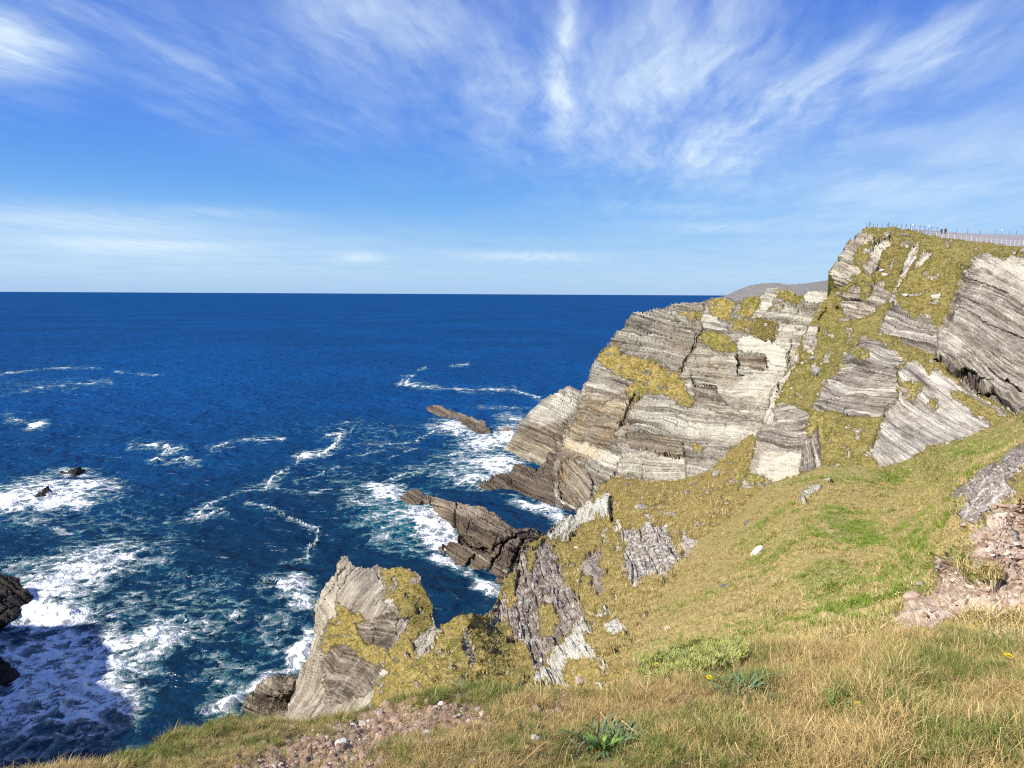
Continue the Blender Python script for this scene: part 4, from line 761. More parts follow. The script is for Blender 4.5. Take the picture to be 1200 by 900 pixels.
sea_rock('brown boulder rock at the foot of the crag', c6((632, 745), (648, 715), (668, 700), (690, 679), (715, 660), (745, 654), (778, 648), (800, 690), (800, 760), (765, 785), (700, 775), (640, 775)), 'crag_rock', k=.6, dip=20, amp=1.8, seed=29, tone=(-.12, .2, 0), extra=[(345, 800, 80)])
sea_rock('tiny dark rock breaking the foam left of the crag', c6((683, 422), (700, 407), (722, 411), (730, 426), (700, 433)), 'black_rock', k=.4, seed=30, cols=3)
# ------------------------------------------------------------------ the bluff we stand on
_edge = np.array([(-500, 930, 3.2), (-200, 935, 3.4), (0, 912, 3.7), (60, 902, 3.8), (130, 894, 4.1), (165, 882, 4.4), (205, 862, 4.8), (280, 845, 5.0), (350, 847, 5.0), (430, 832, 5.1), (500, 814, 4.9), (560, 806, 5.0), (640, 812, 4.8), (720, 812, 4.9), (750, 790, 5.4), (800, 774, 5.8), (850, 764, 6.1), (1000, 763, 6.5), (1040, 747, 6.7), (1120, 747, 6.7), (1200, 755, 6.3), (1400, 755, 6.5), (1700, 750, 7)], float)
_ep = at(_edge[:, 0], _edge[:, 1], _edge[:, 2])
_eth = np.degrees(np.arctan2(_ep[:, 0], _ep[:, 1])); _er = np.hypot(_ep[:, 0], _ep[:, 1]); _ez = _ep[:, 2]
_eth = np.r_[-180, -130, -100, -75, _eth, 75, 100, 130, 180]; _er = np.r_[60, 60, 30, 12, _er, 14, 30, 60, 60]
_ez = np.r_[H - 1, H - 1, H - 1.5, H - 2.5, _ez, H - 2, H - 1.5, H - 1, H - 1]
Z0 = H - 1.62
def ground_z(r, th_deg, bumps_=True):
    re = np.interp(th_deg, _eth, _er); ze = np.interp(th_deg, _eth, _ez)
    x, y = r * np.sin(np.radians(th_deg)), r * np.cos(np.radians(th_deg))
    t_ = np.clip(r / re, 0, 1)
    z = Z0 + (ze - Z0) * t_ ** 1.55
    z = z + (.05 * fbm(x * 1.1, y * 1.1, 1.0, 4) + .030 * fbm(x * 4, y * 4, 4.0, 3, .6) + .014 * fbm(x * 13, y * 13, 9.0, 2)) * sstep(.3, 1.2, r)
    over = np.maximum(r - re, 0)
    lip = .25 * np.maximum(0, 1 - over / .5)
    return np.where(r > re, z - (over * 2.6 + np.minimum(over, .6) * .2) + .9 * np.minimum(over, 1.5) / 1.5 * fbm(x * .6, y * .6, 7., 4), z)
def ground_at(px, py):
    rv = ray(px, py); d = np.linspace(1.0, 14, 2600)
    P = EYE + rv * d[:, None]
    r = np.hypot(P[:, 0], P[:, 1]); th = np.degrees(np.arctan2(P[:, 0], P[:, 1]))
    g = ground_z(r, th); k = np.nonzero(P[:, 2] <= g)[0]
    return P[k[0]] if len(k) else P[-1]
BARE = [c5((40, 930), (100, 880), (170, 825), (280, 785), (420, 745), (470, 715), (540, 690), (600, 660), (640, 645), (760, 655), (860, 640), (960, 640), (1010, 690), (1000, 760), (900, 800), (760, 810), (660, 850), (600, 960), (40, 960)), Z(600, 660, 2, (20, 330), (130, 310), (110, 370), (30, 380))]
def barefield(px, py):
    v = np.zeros(np.shape(px))
    for pl in BARE:
        sg = np.where(inside(px, py, pl), 1, -1) * pdist(px, py, pl, True)
        v = np.maximum(v, sstep(-10, 12, sg - 4 + 20 * fbm(px / 24, py / 12, 3.0, 4, .65)))
    return v
def build_ground():
    azs = np.concatenate([np.arange(-180, -48, 4.0), np.arange(-48, 48, .16), np.arange(48, 181, 4.0)])
    fr = np.concatenate([[0.02, .12], np.linspace(.2, 1.0, 190), 1 + np.array([.01, .025, .05, .09, .14, .2, .3, .45, .7, 1.0, 1.5, 2.2, 3.2, 4.2])])
    T, Fg = np.meshgrid(azs, fr, indexing='xy')
    re = np.interp(T, _eth, _er); Rr = np.where(Fg <= 1, Fg * re, re + (Fg - 1) * 5.0)
    Zg = ground_z(Rr, T)
    X, Y = Rr * np.sin(np.radians(T)), Rr * np.cos(np.radians(T))
    P = np.stack([X, Y, Zg], -1); px, py, d = to_px(P); bare = np.where((d > .3) & (Fg <= 1.02), barefield(px, py), 0)
    P[..., 2] += bare * (.045 * np.abs(fbm(X * 7, Y * 7, 2., 4, .7)) - .012)
    me = np_mesh('ground', P.reshape(-1, 3), _grid_faces(*X.shape)[:, ::-1], {'bare': bare.ravel()}, smooth=True)
    return tag(link('ground', me, M['soil']), kind='structure')
mt, t, b = principled('soil and thatch'); M['soil'] = mt
pos = t.new('ShaderNodeTexCoord').outputs['Object']; br = t.attr('bare').outputs['Fac']
n1 = t.noise(pos, 9, 6, .7); n2 = t.noise(pos, 55, 4, .7)
earth = t.ramp(t.math('ADD', t.math('MULTIPLY', n1, .6), t.math('MULTIPLY', n2, .4)), [(.34, (.13, .078, .045)), (.48, (.40, .27, .18)), (.60, (.56, .41, .295)), (.72, (.66, .52, .40))])
thatch = t.ramp(t.math('ADD', t.math('MULTIPLY', n1, .4), t.math('MULTIPLY', n2, .6)), [(.36, (.04, .028, .012)), (.5, (.13, .092, .035)), (.64, (.26, .19, .08))])
t.l.new(t.mix(br, thatch, earth), b.inputs['Base Color']); b.inputs['Roughness'].default_value = .95; b.inputs['Specular IOR Level'].default_value = .1
t.l.new(t.bump(t.math('ADD', n1, n2), .9, .03), b.inputs['Normal'])
build_ground()

# the cliff round the corner to our left, which shades the water below
def side_cliff():
    ring = [(-118, 70), (-110, 72), (-103, 60), (-92, 47), (-82, 20), (-66, -10), (-60, -40), (-58, -70), (-210, -70), (-210, 60), (-160, 66), (-135, 74)]
    pts = []
    for i in range(len(ring)):
        a, c = np.array(ring[i], float), np.array(ring[(i + 1) % len(ring)], float); n = max(2, int(np.linalg.norm(c - a) / 2))
        pts += [a + (c - a) * k / n for k in range(n)]
    pts = np.array(pts); cen = pts.mean(0); V = []; n = len(pts); zs = np.r_[np.linspace(-3, 50, 36), 50.5, 51]
    for q, z in enumerate(zs):
        s = 1 + .16 * (1 - max(z, 0) / 50) if z <= 50 else (.8 if z < 50.8 else .1)
        p = cen + (pts - cen) * s
        V.append(np.c_[p + (2.2 * fbm(p[:, 0] / 9, p[:, 1] / 9, z / 3.5, 4)[:, None] * (pts - cen) / np.linalg.norm(pts - cen, axis=1)[:, None]), np.full(n, z) + fbm(p[:, 0] / 12, p[:, 1] / 12, 3, 3) * 1.2 * (z > 45)])
    V = np.array(V); f = []
    i = np.arange(len(zs) * n).reshape(len(zs), n); j = np.roll(i, -1, 1)
    F = np.stack([i[:-1], j[:-1], j[1:], i[1:]], -1).reshape(-1, 4)
    P = V.reshape(-1, 3)
    tag(link('cliff', np_mesh('cliff', P, F, {'bed': P * np.array([4., 4., 8.]), 'ppm': np.full(len(P), .15)}), M['cliff_rock']), kind='structure')
side_cliff()

# ------------------------------------------------------------------ scattering (uncountable stuff only)
LIB = bpy.data.collections.new('tuft library')
def lib_collection(name, meshes, mat):
    c = bpy.data.collections.new(name)
    for me in meshes:
        if not me.materials: me.materials.append(mat)
        c.objects.link(bpy.data.objects.new(me.name, me))
    return c
def scatter(name, pts, rots, scales, coll, nvar, label=None):
    g = bpy.data.node_groups.new(name + ' scatter', 'GeometryNodeTree')
    g.interface.new_socket('Geometry', in_out='INPUT', socket_type='NodeSocketGeometry'); g.interface.new_socket('Geometry', in_out='OUTPUT', socket_type='NodeSocketGeometry')
    N_, L_ = g.nodes, g.links
    gi, go = N_.new('NodeGroupInput'), N_.new('NodeGroupOutput'); ip = N_.new('GeometryNodeInstanceOnPoints'); ci = N_.new('GeometryNodeCollectionInfo')
    ci.inputs['Collection'].default_value = coll; ci.inputs['Separate Children'].default_value = True; ci.inputs['Reset Children'].default_value = True
    def na(nm, ty):
        n = N_.new('GeometryNodeInputNamedAttribute'); n.data_type = ty; n.inputs[0].default_value = nm; return n.outputs[0]
    L_.new(gi.outputs[0], ip.inputs['Points']); L_.new(ci.outputs[0], ip.inputs['Instance']); ip.inputs['Pick Instance'].default_value = True
    L_.new(na('pick', 'INT'), ip.inputs['Instance Index']); L_.new(na('rot', 'FLOAT_VECTOR'), ip.inputs['Rotation']); L_.new(na('scl', 'FLOAT'), ip.inputs['Scale']); L_.new(ip.outputs[0], go.inputs[0])
    me = bpy.data.meshes.new(name); me.vertices.add(len(pts)); me.vertices.foreach_set('co', np.asarray(pts, np.float32).ravel())
    me.attributes.new('rot', 'FLOAT_VECTOR', 'POINT').data.foreach_set('vector', np.asarray(rots, np.float32).ravel())
    me.attributes.new('scl', 'FLOAT', 'POINT').data.foreach_set('value', np.asarray(scales, np.float32))
    me.attributes.new('pick', 'INT', 'POINT').data.foreach_set('value', rng.integers(0, nvar, len(pts)).astype(np.int32))
    o = link(name, me); md = o.modifiers.new('scatter', 'NODES'); md.node_group = g
    return tag(o, kind='stuff')
def blade_mesh(name, n, hmin, hmax, width, spread, lean, curl, seed, seg=3, tip=.1):
    """a tuft: n tapering, bending blades"""
    g = np.random.default_rng(seed); V, F, tint = [], [], []
    for i in range(n):
        a = g.random() * 6.283; r = spread * math.sqrt(g.random()); hgt = g.uniform(hmin, hmax); b0 = g.random() * 6.283 if g.random() < .5 else a
        d = np.array([math.cos(b0), math.sin(b0), 0]); sd_ = np.array([-d[1], d[0], 0]); ln = abs(g.normal(lean, .25)); tt = g.random()
        base = np.array([r * math.cos(a), r * math.sin(a), -.01]); p = base; ang = ln * .5; tw = g.normal(0, .5)
        o = len(V)
        for q in range(seg + 1):
            fr = q / seg; wdt = width * (1 - fr * (1 - tip)) * (.7 + .6 * tt) * .5
            sv = sd_ * math.cos(tw * fr) + np.array([0, 0, 1]) * math.sin(tw * fr) * .5
            V += [p - sv * wdt, p + sv * wdt]; tint += [tt, tt]
            ang2 = ang + curl * fr * (.6 + .8 * tt); p = p + (d * math.sin(ang2) + np.array([0, 0, 1]) * math.cos(ang2)) * hgt / seg
        for q in range(seg): F.append((o + 2 * q, o + 2 * q + 1, o + 2 * q + 3, o + 2 * q + 2))
    return np_mesh(name, V, F, {'tint': np.array(tint)}, smooth=True)
def blade_mat(name, cols, trans=.25):
    mt = bpy.data.materials.new(name); mt.use_nodes = True; t = NT(mt.node_tree); b = t.n['Principled BSDF']; out = t.n['Material Output']
    tn = t.attr('tint').outputs['Fac']; oi = t.new('ShaderNodeObjectInfo').outputs['Random']
    v = t.math('FRACT', t.math('ADD', t.math('MULTIPLY', tn, .62), t.math('MULTIPLY', oi, .55)))
    n = len(cols); c = t.ramp(v, [(i / (n - 1), x) for i, x in enumerate(cols)])
    t.l.new(c, b.inputs['Base Color']); b.inputs['Roughness'].default_value = .65; b.inputs['Specular IOR Level'].default_value = .25
    tr = t.new('ShaderNodeBsdfTranslucent'); t.l.new(c, tr.inputs[0]); ms = t.new('ShaderNodeMixShader'); ms.inputs[0].default_value = trans
    t.l.new(b.outputs[0], ms.inputs[1]); t.l.new(tr.outputs[0], ms.inputs[2]); t.l.new(ms.outputs[0], out.inputs[0])
    return mt
DRY = [(.80, .57, .22), (.46, .30, .10), (.86, .65, .29), (.20, .115, .04), (.70, .50, .20), (.32, .23, .065), (.84, .62, .25)]
GRN = [(.12, .20, .025), (.22, .29, .05), (.06, .11, .015), (.30, .32, .08), (.13, .23, .03), (.44, .40, .15)]
BLU = [(.14, .21, .10), (.20, .28, .15), (.10, .17, .07), (.24, .31, .15)]
M['dry_blade'] = blade_mat('dry grass', DRY, .12); M['green_blade'] = blade_mat('green grass', GRN, .15); M['plantain_leaf'] = blade_mat('grey green leaf', BLU, .2)
M['hill_blade'] = blade_mat('hillside grass', [(.80, .64, .32), (.54, .43, .14), (.84, .68, .36), (.27, .19, .05), (.74, .58, .27), (.36, .35, .08)], .2)
M['hill_green'] = blade_mat('hillside green grass', [(.16, .29, .028), (.30, .38, .06), (.19, .31, .03), (.42, .42, .11)])
dry_lib = lib_collection('dry tufts', [blade_mesh('dry_tuft', 22, .05, .17, .0052, .06, .9, 1.4, 100 + i) for i in range(5)] + [blade_mesh('dry_tuft', 10, .12, .26, .0048, .05, .8, 1.3, 140 + i) for i in range(2)], M['dry_blade'])
M['brown_blade'] = blade_mat('brown thatch', [(.36, .22, .09), (.54, .39, .18), (.20, .12, .045), (.44, .30, .12), (.26, .25, .06), (.62, .46, .22), (.30, .17, .07)], .1)
brn_lib = lib_collection('brown tufts', [blade_mesh('brown_tuft', 24, .04, .13, .0050, .06, 1.25, 1.6, 160 + i) for i in range(5)], M['brown_blade'])
M['stalk'] = blade_mat('dead stalk', [(.62, .44, .2), (.5, .33, .14), (.72, .56, .3)], .05)
stk_lib = lib_collection('stalks', [blade_mesh('stalk', 3, .13, .25, .0026, .03, .45, .7, 180 + i, seg=4, tip=1.5) for i in range(3)], M['stalk'])
grn_lib = lib_collection('green tufts', [blade_mesh('green_tuft', 22, .06, .17, .0052, .05, .4, .8, 200 + i) for i in range(5)], M['green_blade'])
GREEN = [(250, 855, 120, 26, .50), (180, 880, 60, 30, .6), (560, 798, 90, 22, .85), (480, 810, 60, 16, .8), (400, 826, 60, 14, .5), (720, 880, 75, 30, .9), (1115, 795, 75, 36, .75), (1175, 755, 55, 22, .7), (865, 810, 50, 22, .6), (990, 838, 26, 18, .7), (800, 772, 70, 22, .5), (840, 860, 60, 40, .5), (640, 812, 60, 10, .6), (1100, 880, 30, 20, .5), (1170, 875, 60, 28, .4), (400, 850, 60, 14, .5), (600, 870, 40, 20, .4)]
CLUMPS = [(868, 815, 42, 17), (715, 878, 62, 24), (540, 800, 52, 14), (1180, 752, 42, 16), (985, 838, 16, 12)]
def near_grass():
    n = 165000; th = np.concatenate([rng.uniform(-47, 47, 105000), rng.uniform(47, 88, 36000), rng.uniform(-88, -47, 24000)]); re = np.interp(th, _eth, _er); r = np.sqrt(rng.uniform(np.where(np.abs(th) > 47, .5, 1.3) ** 2, (np.minimum(re * 1.02 + .1, 13)) ** 2))
    z = ground_z(r, th); P = np.c_[r * np.sin(np.radians(th)), r * np.cos(np.radians(th)), z]
    px, py, d = to_px(P); bare = barefield(px, py)
    green = np.zeros(n)
    for cx_, cy_, a, c, f in GREEN: green = np.maximum(green, ell(px, py, cx_, cy_, a, c) * f)
    green = green * .85 + .06 + .42 * fbm(P[:, 0] * 1.6, P[:, 1] * 1.6, 2., 3)
    keep = rng.random(n) < np.clip(1.0 - .97 * bare, .06, 1) * np.clip(.75 + .8 * fbm(P[:, 0] * 2.4, P[:, 1] * 2.4, 6., 3), .25, 1)
    for cx_, cy_, a, c in CLUMPS: keep &= rng.random(n) > .85 * ell(px, py, cx_, cy_, a, c, soft=2)
    isg = rng.random(n) < green; isb = ~isg & (rng.random(n) < np.clip(.70 - (px - 600) / 500 + .5 * fbm(P[:, 0] * 1.2, P[:, 1] * 1.2, 31., 2), .12, .85))
    edge = sstep(.82, 1.0, r / re)
    lean_az = 1.0 + .8 * fbm(P[:, 0] * .7, P[:, 1] * .7, 8., 2)
    rot = np.c_[rng.normal(0, .22, n), .28 + rng.normal(0, .22, n), rng.uniform(0, 6.28, n)]
    scl = rng.uniform(.26, .52, n) * (.78 + .95 * sstep(650, 1000, px)) * (1 + .35 * edge * (px < 640)) * np.clip(1 + .6 * fbm(P[:, 0] * 1.3, P[:, 1] * 1.3, 12., 2), .5, 1.5)
    a = keep & ~isg & ~isb; scatter('dry_grass', P[a], rot[a], scl[a], dry_lib, 7)
    a = keep & isb; scatter('brown_grass', P[a], rot[a], scl[a] * 1.1, brn_lib, 5)
    a = keep & ~isb & (px > 520) & (rng.random(n) < .014) & (bare < .2); scatter('seed_stalks', P[a], rot[a] * np.array([1.2, 1.2, 1]), rng.uniform(.5, 1.0, a.sum()), stk_lib, 3)
    a = keep & isg; scatter('green_grass', P[a], rot[a], scl[a] * 1.05, grn_lib, 5)
near_grass()
htuft = lib_collection('hill tufts', [blade_mesh('hill_tuft', 26, .10, .34, .020, .16, .8, 1.3, 300 + i, seg=2) for i in range(5)], M['hill_blade'])
hgreen = lib_collection('hill green tufts', [blade_mesh('hill_green_tuft', 26, .10, .30, .022, .17, .8, 1.2, 330 + i, seg=2) for i in range(4)], M['hill_green'])
def hill_grass():
    p = PATCH['hillside']; kind = np.array([r_['kind'] == 'turf' for r_ in p['regs']])
    ok = p['fk'] & kind[p['fid']] ; jj, ii = np.nonzero(ok)
    A = np.linalg.norm(np.cross(p['P'][jj + 1, ii] - p['P'][jj, ii], p['P'][jj, ii + 1] - p['P'][jj, ii]), axis=1)
    A = (np.minimum(A, .05) + .002) * np.where(p['gx'][jj, ii] > 1235, .22, 1.0)
    n = 44000; q = rng.choice(len(jj), n, p=A / A.sum()); u, v = rng.random(n), rng.random(n)
    j, i = jj[q], ii[q]
    P = (p['P'][j, i] * ((1 - u) * (1 - v))[:, None] + p['P'][j + 1, i] * (u * (1 - v))[:, None] + p['P'][j, i + 1] * ((1 - u) * v)[:, None] + p['P'][j + 1, i + 1] * (u * v)[:, None])
    px, py = p['gx'][j, i], p['gy'][j, i]
    gr = np.zeros(n)
    for cx_, cy_, a, c, f in [(985, 620, 50, 24, 1.2), (1015, 628, 28, 15, 1.2), (1040, 560, 60, 12, .8), (900, 640, 40, 18, .5), (965, 680, 50, 28, .6), (950, 695, 14, 16, .9), (1000, 560, 150, 14, .6), (1110, 525, 90, 18, .6), (1080, 640, 40, 40, .55), (1060, 690, 30, 20, .7), (900, 730, 40, 10, .5), (990, 715, 50, 14, .7), (940, 735, 30, 10, .6)]: gr = np.maximum(gr, ell(px, py, cx_, cy_, a, c) * f)
    gr = gr * .9 + .08 + .75 * fbm(P[:, 0] / 5, P[:, 1] / 5, 5., 3)
    isg = rng.random(n) < gr
    rot = np.c_[rng.normal(0, .35, n), rng.normal(0, .35, n), rng.uniform(0, 6.28, n)]; scl = rng.uniform(.4, 1.0, n) * np.clip(1 + .9 * fbm(P[:, 0] / 2.5, P[:, 1] / 2.5, 5.5, 2), .5, 1.7)
    cl_ = fbm(P[:, 0] / 1.6, P[:, 1] / 1.6, P[:, 2] / 1.6, 3) + rng.normal(0, .15, n) > -.05; P, isg, rot, scl = P[cl_], isg[cl_], rot[cl_], scl[cl_]
    scatter('hillside_grass', P[~isg], rot[~isg], scl[~isg], htuft, 5); scatter('hillside_green_grass', P[isg], rot[isg], scl[isg], hgreen, 4)
hill_grass()
M['far_blade'] = blade_mat('ochre turf grass', [(.68, .50, .18), (.42, .30, .07), (.72, .54, .22), (.21, .14, .035), (.55, .40, .11), (.25, .25, .035)], .15)
M['olive_blade'] = blade_mat('olive turf grass', [(.62, .47, .17), (.36, .29, .055), (.66, .50, .19), (.16, .13, .024), (.22, .25, .03), (.47, .35, .09)], .15)
ft = lib_collection('far tufts', [blade_mesh('far_tuft', 14, .5, 1.15, .13, .5, .8, 1.2, 350 + i, seg=2) for i in range(5)], M['far_blade'])
ot = lib_collection('olive tufts', [blade_mesh('olive_tuft', 14, .5, 1.15, .13, .5, .8, 1.2, 370 + i, seg=2) for i in range(5)], M['olive_blade'])
def far_grass(name, patches, lib, per_px, size):
    PP, SS = [], []
    for pn in patches:
        p = PATCH[pn]; kind = np.array([r_['kind'] == 'turf' for r_ in p['regs']])
        jj, ii = np.nonzero(p['fk'] & kind[p['fid']]); n = int(len(jj) * per_px); q = rng.choice(len(jj), n); j, i = jj[q], ii[q]; u = rng.random(n)[:, None]
        den = fbm(p['gx'][j, i] / 9, p['gy'][j, i] / 9, 3.0, 3) + rng.normal(0, .25, n) > -.15
        P = p['P'][j, i] * (1 - u) + p['P'][j + 1, i + 1] * u
        PP.append(P[den]); SS.append((p['mpp'][j, i] * rng.uniform(.45, 1.0, n) * size)[den])
    P = np.concatenate(PP); s = np.concatenate(SS); n = len(P)
    scatter(name, P - np.array([0, 0, 1]) * s[:, None] * .1, np.c_[rng.normal(0, .4, n), rng.normal(0, .4, n), rng.uniform(0, 6.28, n)], s, lib, 5)
far_grass('ochre_turf_grass', ['headland', 'gully', 'crag'], ft, .34, 2.9)
far_grass('olive_turf_grass', ['cliff'], ot, .34, 2.6)

# straw tussocks of the hillside running out into the hollow on its left
def straw_edge():
    p = PATCH['gully']; kind = np.array([r_['kind'] == 'turf' for r_ in p['regs']]); jj, ii = np.nonzero(p['fk'] & kind[p['fid']])
    q = rng.choice(len(jj), 16000); j, i = jj[q], ii[q]; dist = pdist(p['gx'][j, i], p['gy'][j, i], [(807, 652), (790, 680), (770, 708), (750, 738), (738, 770), (742, 800)])
    k = rng.random(len(q)) < np.exp(-dist / 38) * .9 + .03; j, i = j[k], i[k]; n = len(j); P = p['P'][j, i]
    s = p['mpp'][j, i] * rng.uniform(4, 10, n) / .34
    scatter('hollow_straw_grass', P, np.c_[rng.normal(0, .35, n), rng.normal(0, .35, n), rng.uniform(0, 6.28, n)], s, htuft, 5)
straw_edge()
# ------------------------------------------------------------------ stones
def stone_mesh(name, seed, flat=.7, cuts=9, sub=2, rough=.06, long_=1.0):
    g = random.Random(seed); bm = bmesh.new(); bmesh.ops.create_icosphere(bm, subdivisions=sub, radius=1)
    pl = []
    for _ in range(cuts):
        v = Vector((g.gauss(0, 1), g.gauss(0, 1), g.gauss(0, 1))).normalized(); pl.append((v, g.uniform(.55, .85)))
    for v in bm.verts:
        k = 1.0
        for n_, d_ in pl:
            q = v.co.dot(n_)
            if q > d_: k = min(k, d_ / q)
        v.co *= k * (1 + rough * g.gauss(0, 1) * .5)
        v.co.z *= flat; v.co.x *= long_
    me = bpy.data.meshes.new(name); bm.to_mesh(me); bm.free()
    me.attributes.new('bed', 'FLOAT_VECTOR', 'POINT').data.foreach_set('vector', (np.array([v.co[:] for v in me.vertices], np.float32) * np.array([14, 14, 14]) + seed * 3.3).astype(np.float32).ravel())
    return me
def stone(label, P, N, size, mat, seed, flat=.6, long_=1.0, yaw=0.0, group=None, name='stone', tilt=0.0, sink=.25, cat='stone'):
    me = stone_mesh(name, seed, flat, long_=long_); o = link(name, me, M[mat])
    o.location = Vector(P) + Vector((0, 0, size * flat * (.5 - sink))); o.scale = (size, size, size)
    q = Vector(N).lerp(Vector((0, 0, 1)), .5).normalized().to_track_quat('Z', 'Y').to_matrix() @ Matrix.Rotation(yaw, 3, 'Z') @ Matrix.Rotation(tilt, 3, 'Y')
    o.rotation_euler = q.to_euler(); return tag(o, label, cat, group)
M['white_stone'] = flat_mat('white quartz stone', (.58, .54, .45), .85, .38, 2.6, .3, .03)
M['grey_stone'] = flat_mat('grey stone', (.30, .275, .255), .85, .35, 2.0, .2, .03)
M['dark_stone'] = flat_mat('dark grey stone', (.15, .135, .125), .85, .4, 2.0, .2, .03)
M['pink_stone'] = flat_mat('pinkish stone', (.46, .335, .25), .85, .35, 2.5, .2, .03)
def on(patch_name, label, px, py, wpx, mat, seed, **k):
    P, N = on_patch(patch_name, px, py); D = float((P - EYE) @ _f)
    return stone(label, P, N, wpx * D / FPX / 2, mat, seed, **k)
BG = 'stones lying on the slopes'
on('cliff', 'big grey boulder with a dark shaded side on the grassy cliff slope', 958, 438, 17, 'grey_stone', 1, flat=.75, group=BG, name='boulder', cat='boulder')
on('cliff', 'pale stone on dry grass, left of two under the turf cap', 1061, 348, 8, 'white_stone', 2, group=BG)
on('cliff', 'pale stone on dry grass, right of two under the turf cap', 1097, 349, 11, 'white_stone', 3, long_=1.2, group=BG)
on('cliff', 'pale stone on the olive slope, upper of two', 1033, 318, 7, 'white_stone', 4, group=BG)
on('cliff', 'pale flat stone on the olive slope, lower of two', 1037, 323, 8, 'white_stone', 5, long_=1.2, flat=.45, group=BG)
on('cliff', 'small reddish stone low on the grassy cliff slope', 928, 457, 7, 'pink_stone', 6, group=BG)
on('cliff', 'pale stone high on the grassy slope near the cliff edge', 953, 422, 9, 'grey_stone', 7, long_=1.3, group=BG)
on('gully', 'small dark stone at the top of the ochre hollow', 734, 569, 9, 'dark_stone', 8, group=BG)
on('gully', 'long dark stone in the middle of the ochre hollow', 806, 580, 18, 'dark_stone', 9, long_=1.2, flat=.5, group=BG)
on('gully', 'brown grey stone in the ochre hollow beside the pointed slab', 752, 598, 18, 'grey_stone', 10, flat=.55, group=BG)
on('gully', 'smooth grey stone just above the white topped outcrop', 787, 605, 15, 'grey_stone', 11, flat=.5, group=BG)
on('gully', 'grey stone leaning on the striped buttress foot', 839, 558, 12, 'grey_stone', 12, flat=.9, group=BG)
on('gully', 'pale knob of stone on top of the white topped outcrop', 781, 618, 10, 'white_stone', 13, flat=.9, group=BG)
on('gully', 'small brown stone near the foot of the pale headland face', 814, 569, 9, 'dark_stone', 14, flat=.5, group=BG)
on('gully', 'white stone with a flat top near the pale green cushion plant', 760, 748, 20, 'white_stone', 15, flat=.7, group=BG, tilt=.25)
on('gully', 'grey stone tucked below the flat topped white stone', 746, 763, 13, 'grey_stone', 16, group=BG)
on('hillside', 'small white upright stone right of the flat topped white stone', 783, 740, 9, 'white_stone', 17, flat=1.1, group=BG)
on('hillside', 'long thin white stone alone on the straw hillside', 887, 649, 19, 'white_stone', 18, long_=1.25, flat=.35, yaw=-.8, tilt=.5, group=BG, sink=0)
on('hillside', 'dark thin slab lying on the straw hillside', 852, 689, 22, 'dark_stone', 19, long_=1.2, flat=.22, group=BG, sink=0)
on('hillside', 'brown stone in a bare patch high on the straw hillside', 877, 613, 12, 'dark_stone', 20, flat=.4, group=BG)
on('hillside', 'ochre stone in the grass right of the green patch', 1077, 636, 9, 'pink_stone', 21, group=BG)
on('hillside', 'rounded grey pink stone at the lower edge of the red scree', 1074, 706, 22, 'pink_stone', 22, flat=.65, group=BG)
SCREE_LABELS = ["low pinkish stone at the scree's lower left end, beside the rounded stone", 'pinkish stone left of centre in the red scree', 'grey angular stone right of centre in the red scree', 'pinkish stone at the right edge of the scree, halfway up', 'pink stone below the moss patch in the red scree', 'large grey stone high on the right in the red scree', 'pinkish stone directly left of the moss patch', 'small grey stone at the upper left corner of the scree', 'grey stone just above the near grass below the red scree', 'small pink stone low on the right of the scree', 'pinkish stone at the top of the scree under the pale outcrop', 'grey stone lodged against the foot of the pale outcrop', 'pinkish stone far right, just above the middle of the scree', 'small grey stone at the left margin of the red scree']
for i, (x, y, w_, mt_) in enumerate([(1095, 715, 18, 'pink_stone'), (1120, 690, 14, 'pink_stone'), (1150, 668, 16, 'grey_stone'), (1180, 690, 16, 'pink_stone'), (1165, 640, 13, 'pink_stone'), (1188, 622, 18, 'grey_stone'), (1125, 655, 13, 'pink_stone'), (1106, 668, 11, 'grey_stone'), (1140, 712, 13, 'grey_stone'), (1172, 715, 11, 'pink_stone'), (1135, 620, 12, 'pink_stone'), (1160, 605, 13, 'grey_stone'), (1192, 655, 13, 'pink_stone'), (1085, 690, 10, 'grey_stone')]):
    on('hillside', SCREE_LABELS[i], x, y, w_, mt_, 40 + i, flat=.5, long_=1.2, yaw=i * 1.3, group='broken stones in the red scree')
on('gully', 'pale flat stone on the turf above the lilac outcrop', 675, 642, 8, 'white_stone', 60, flat=.4, group=BG)

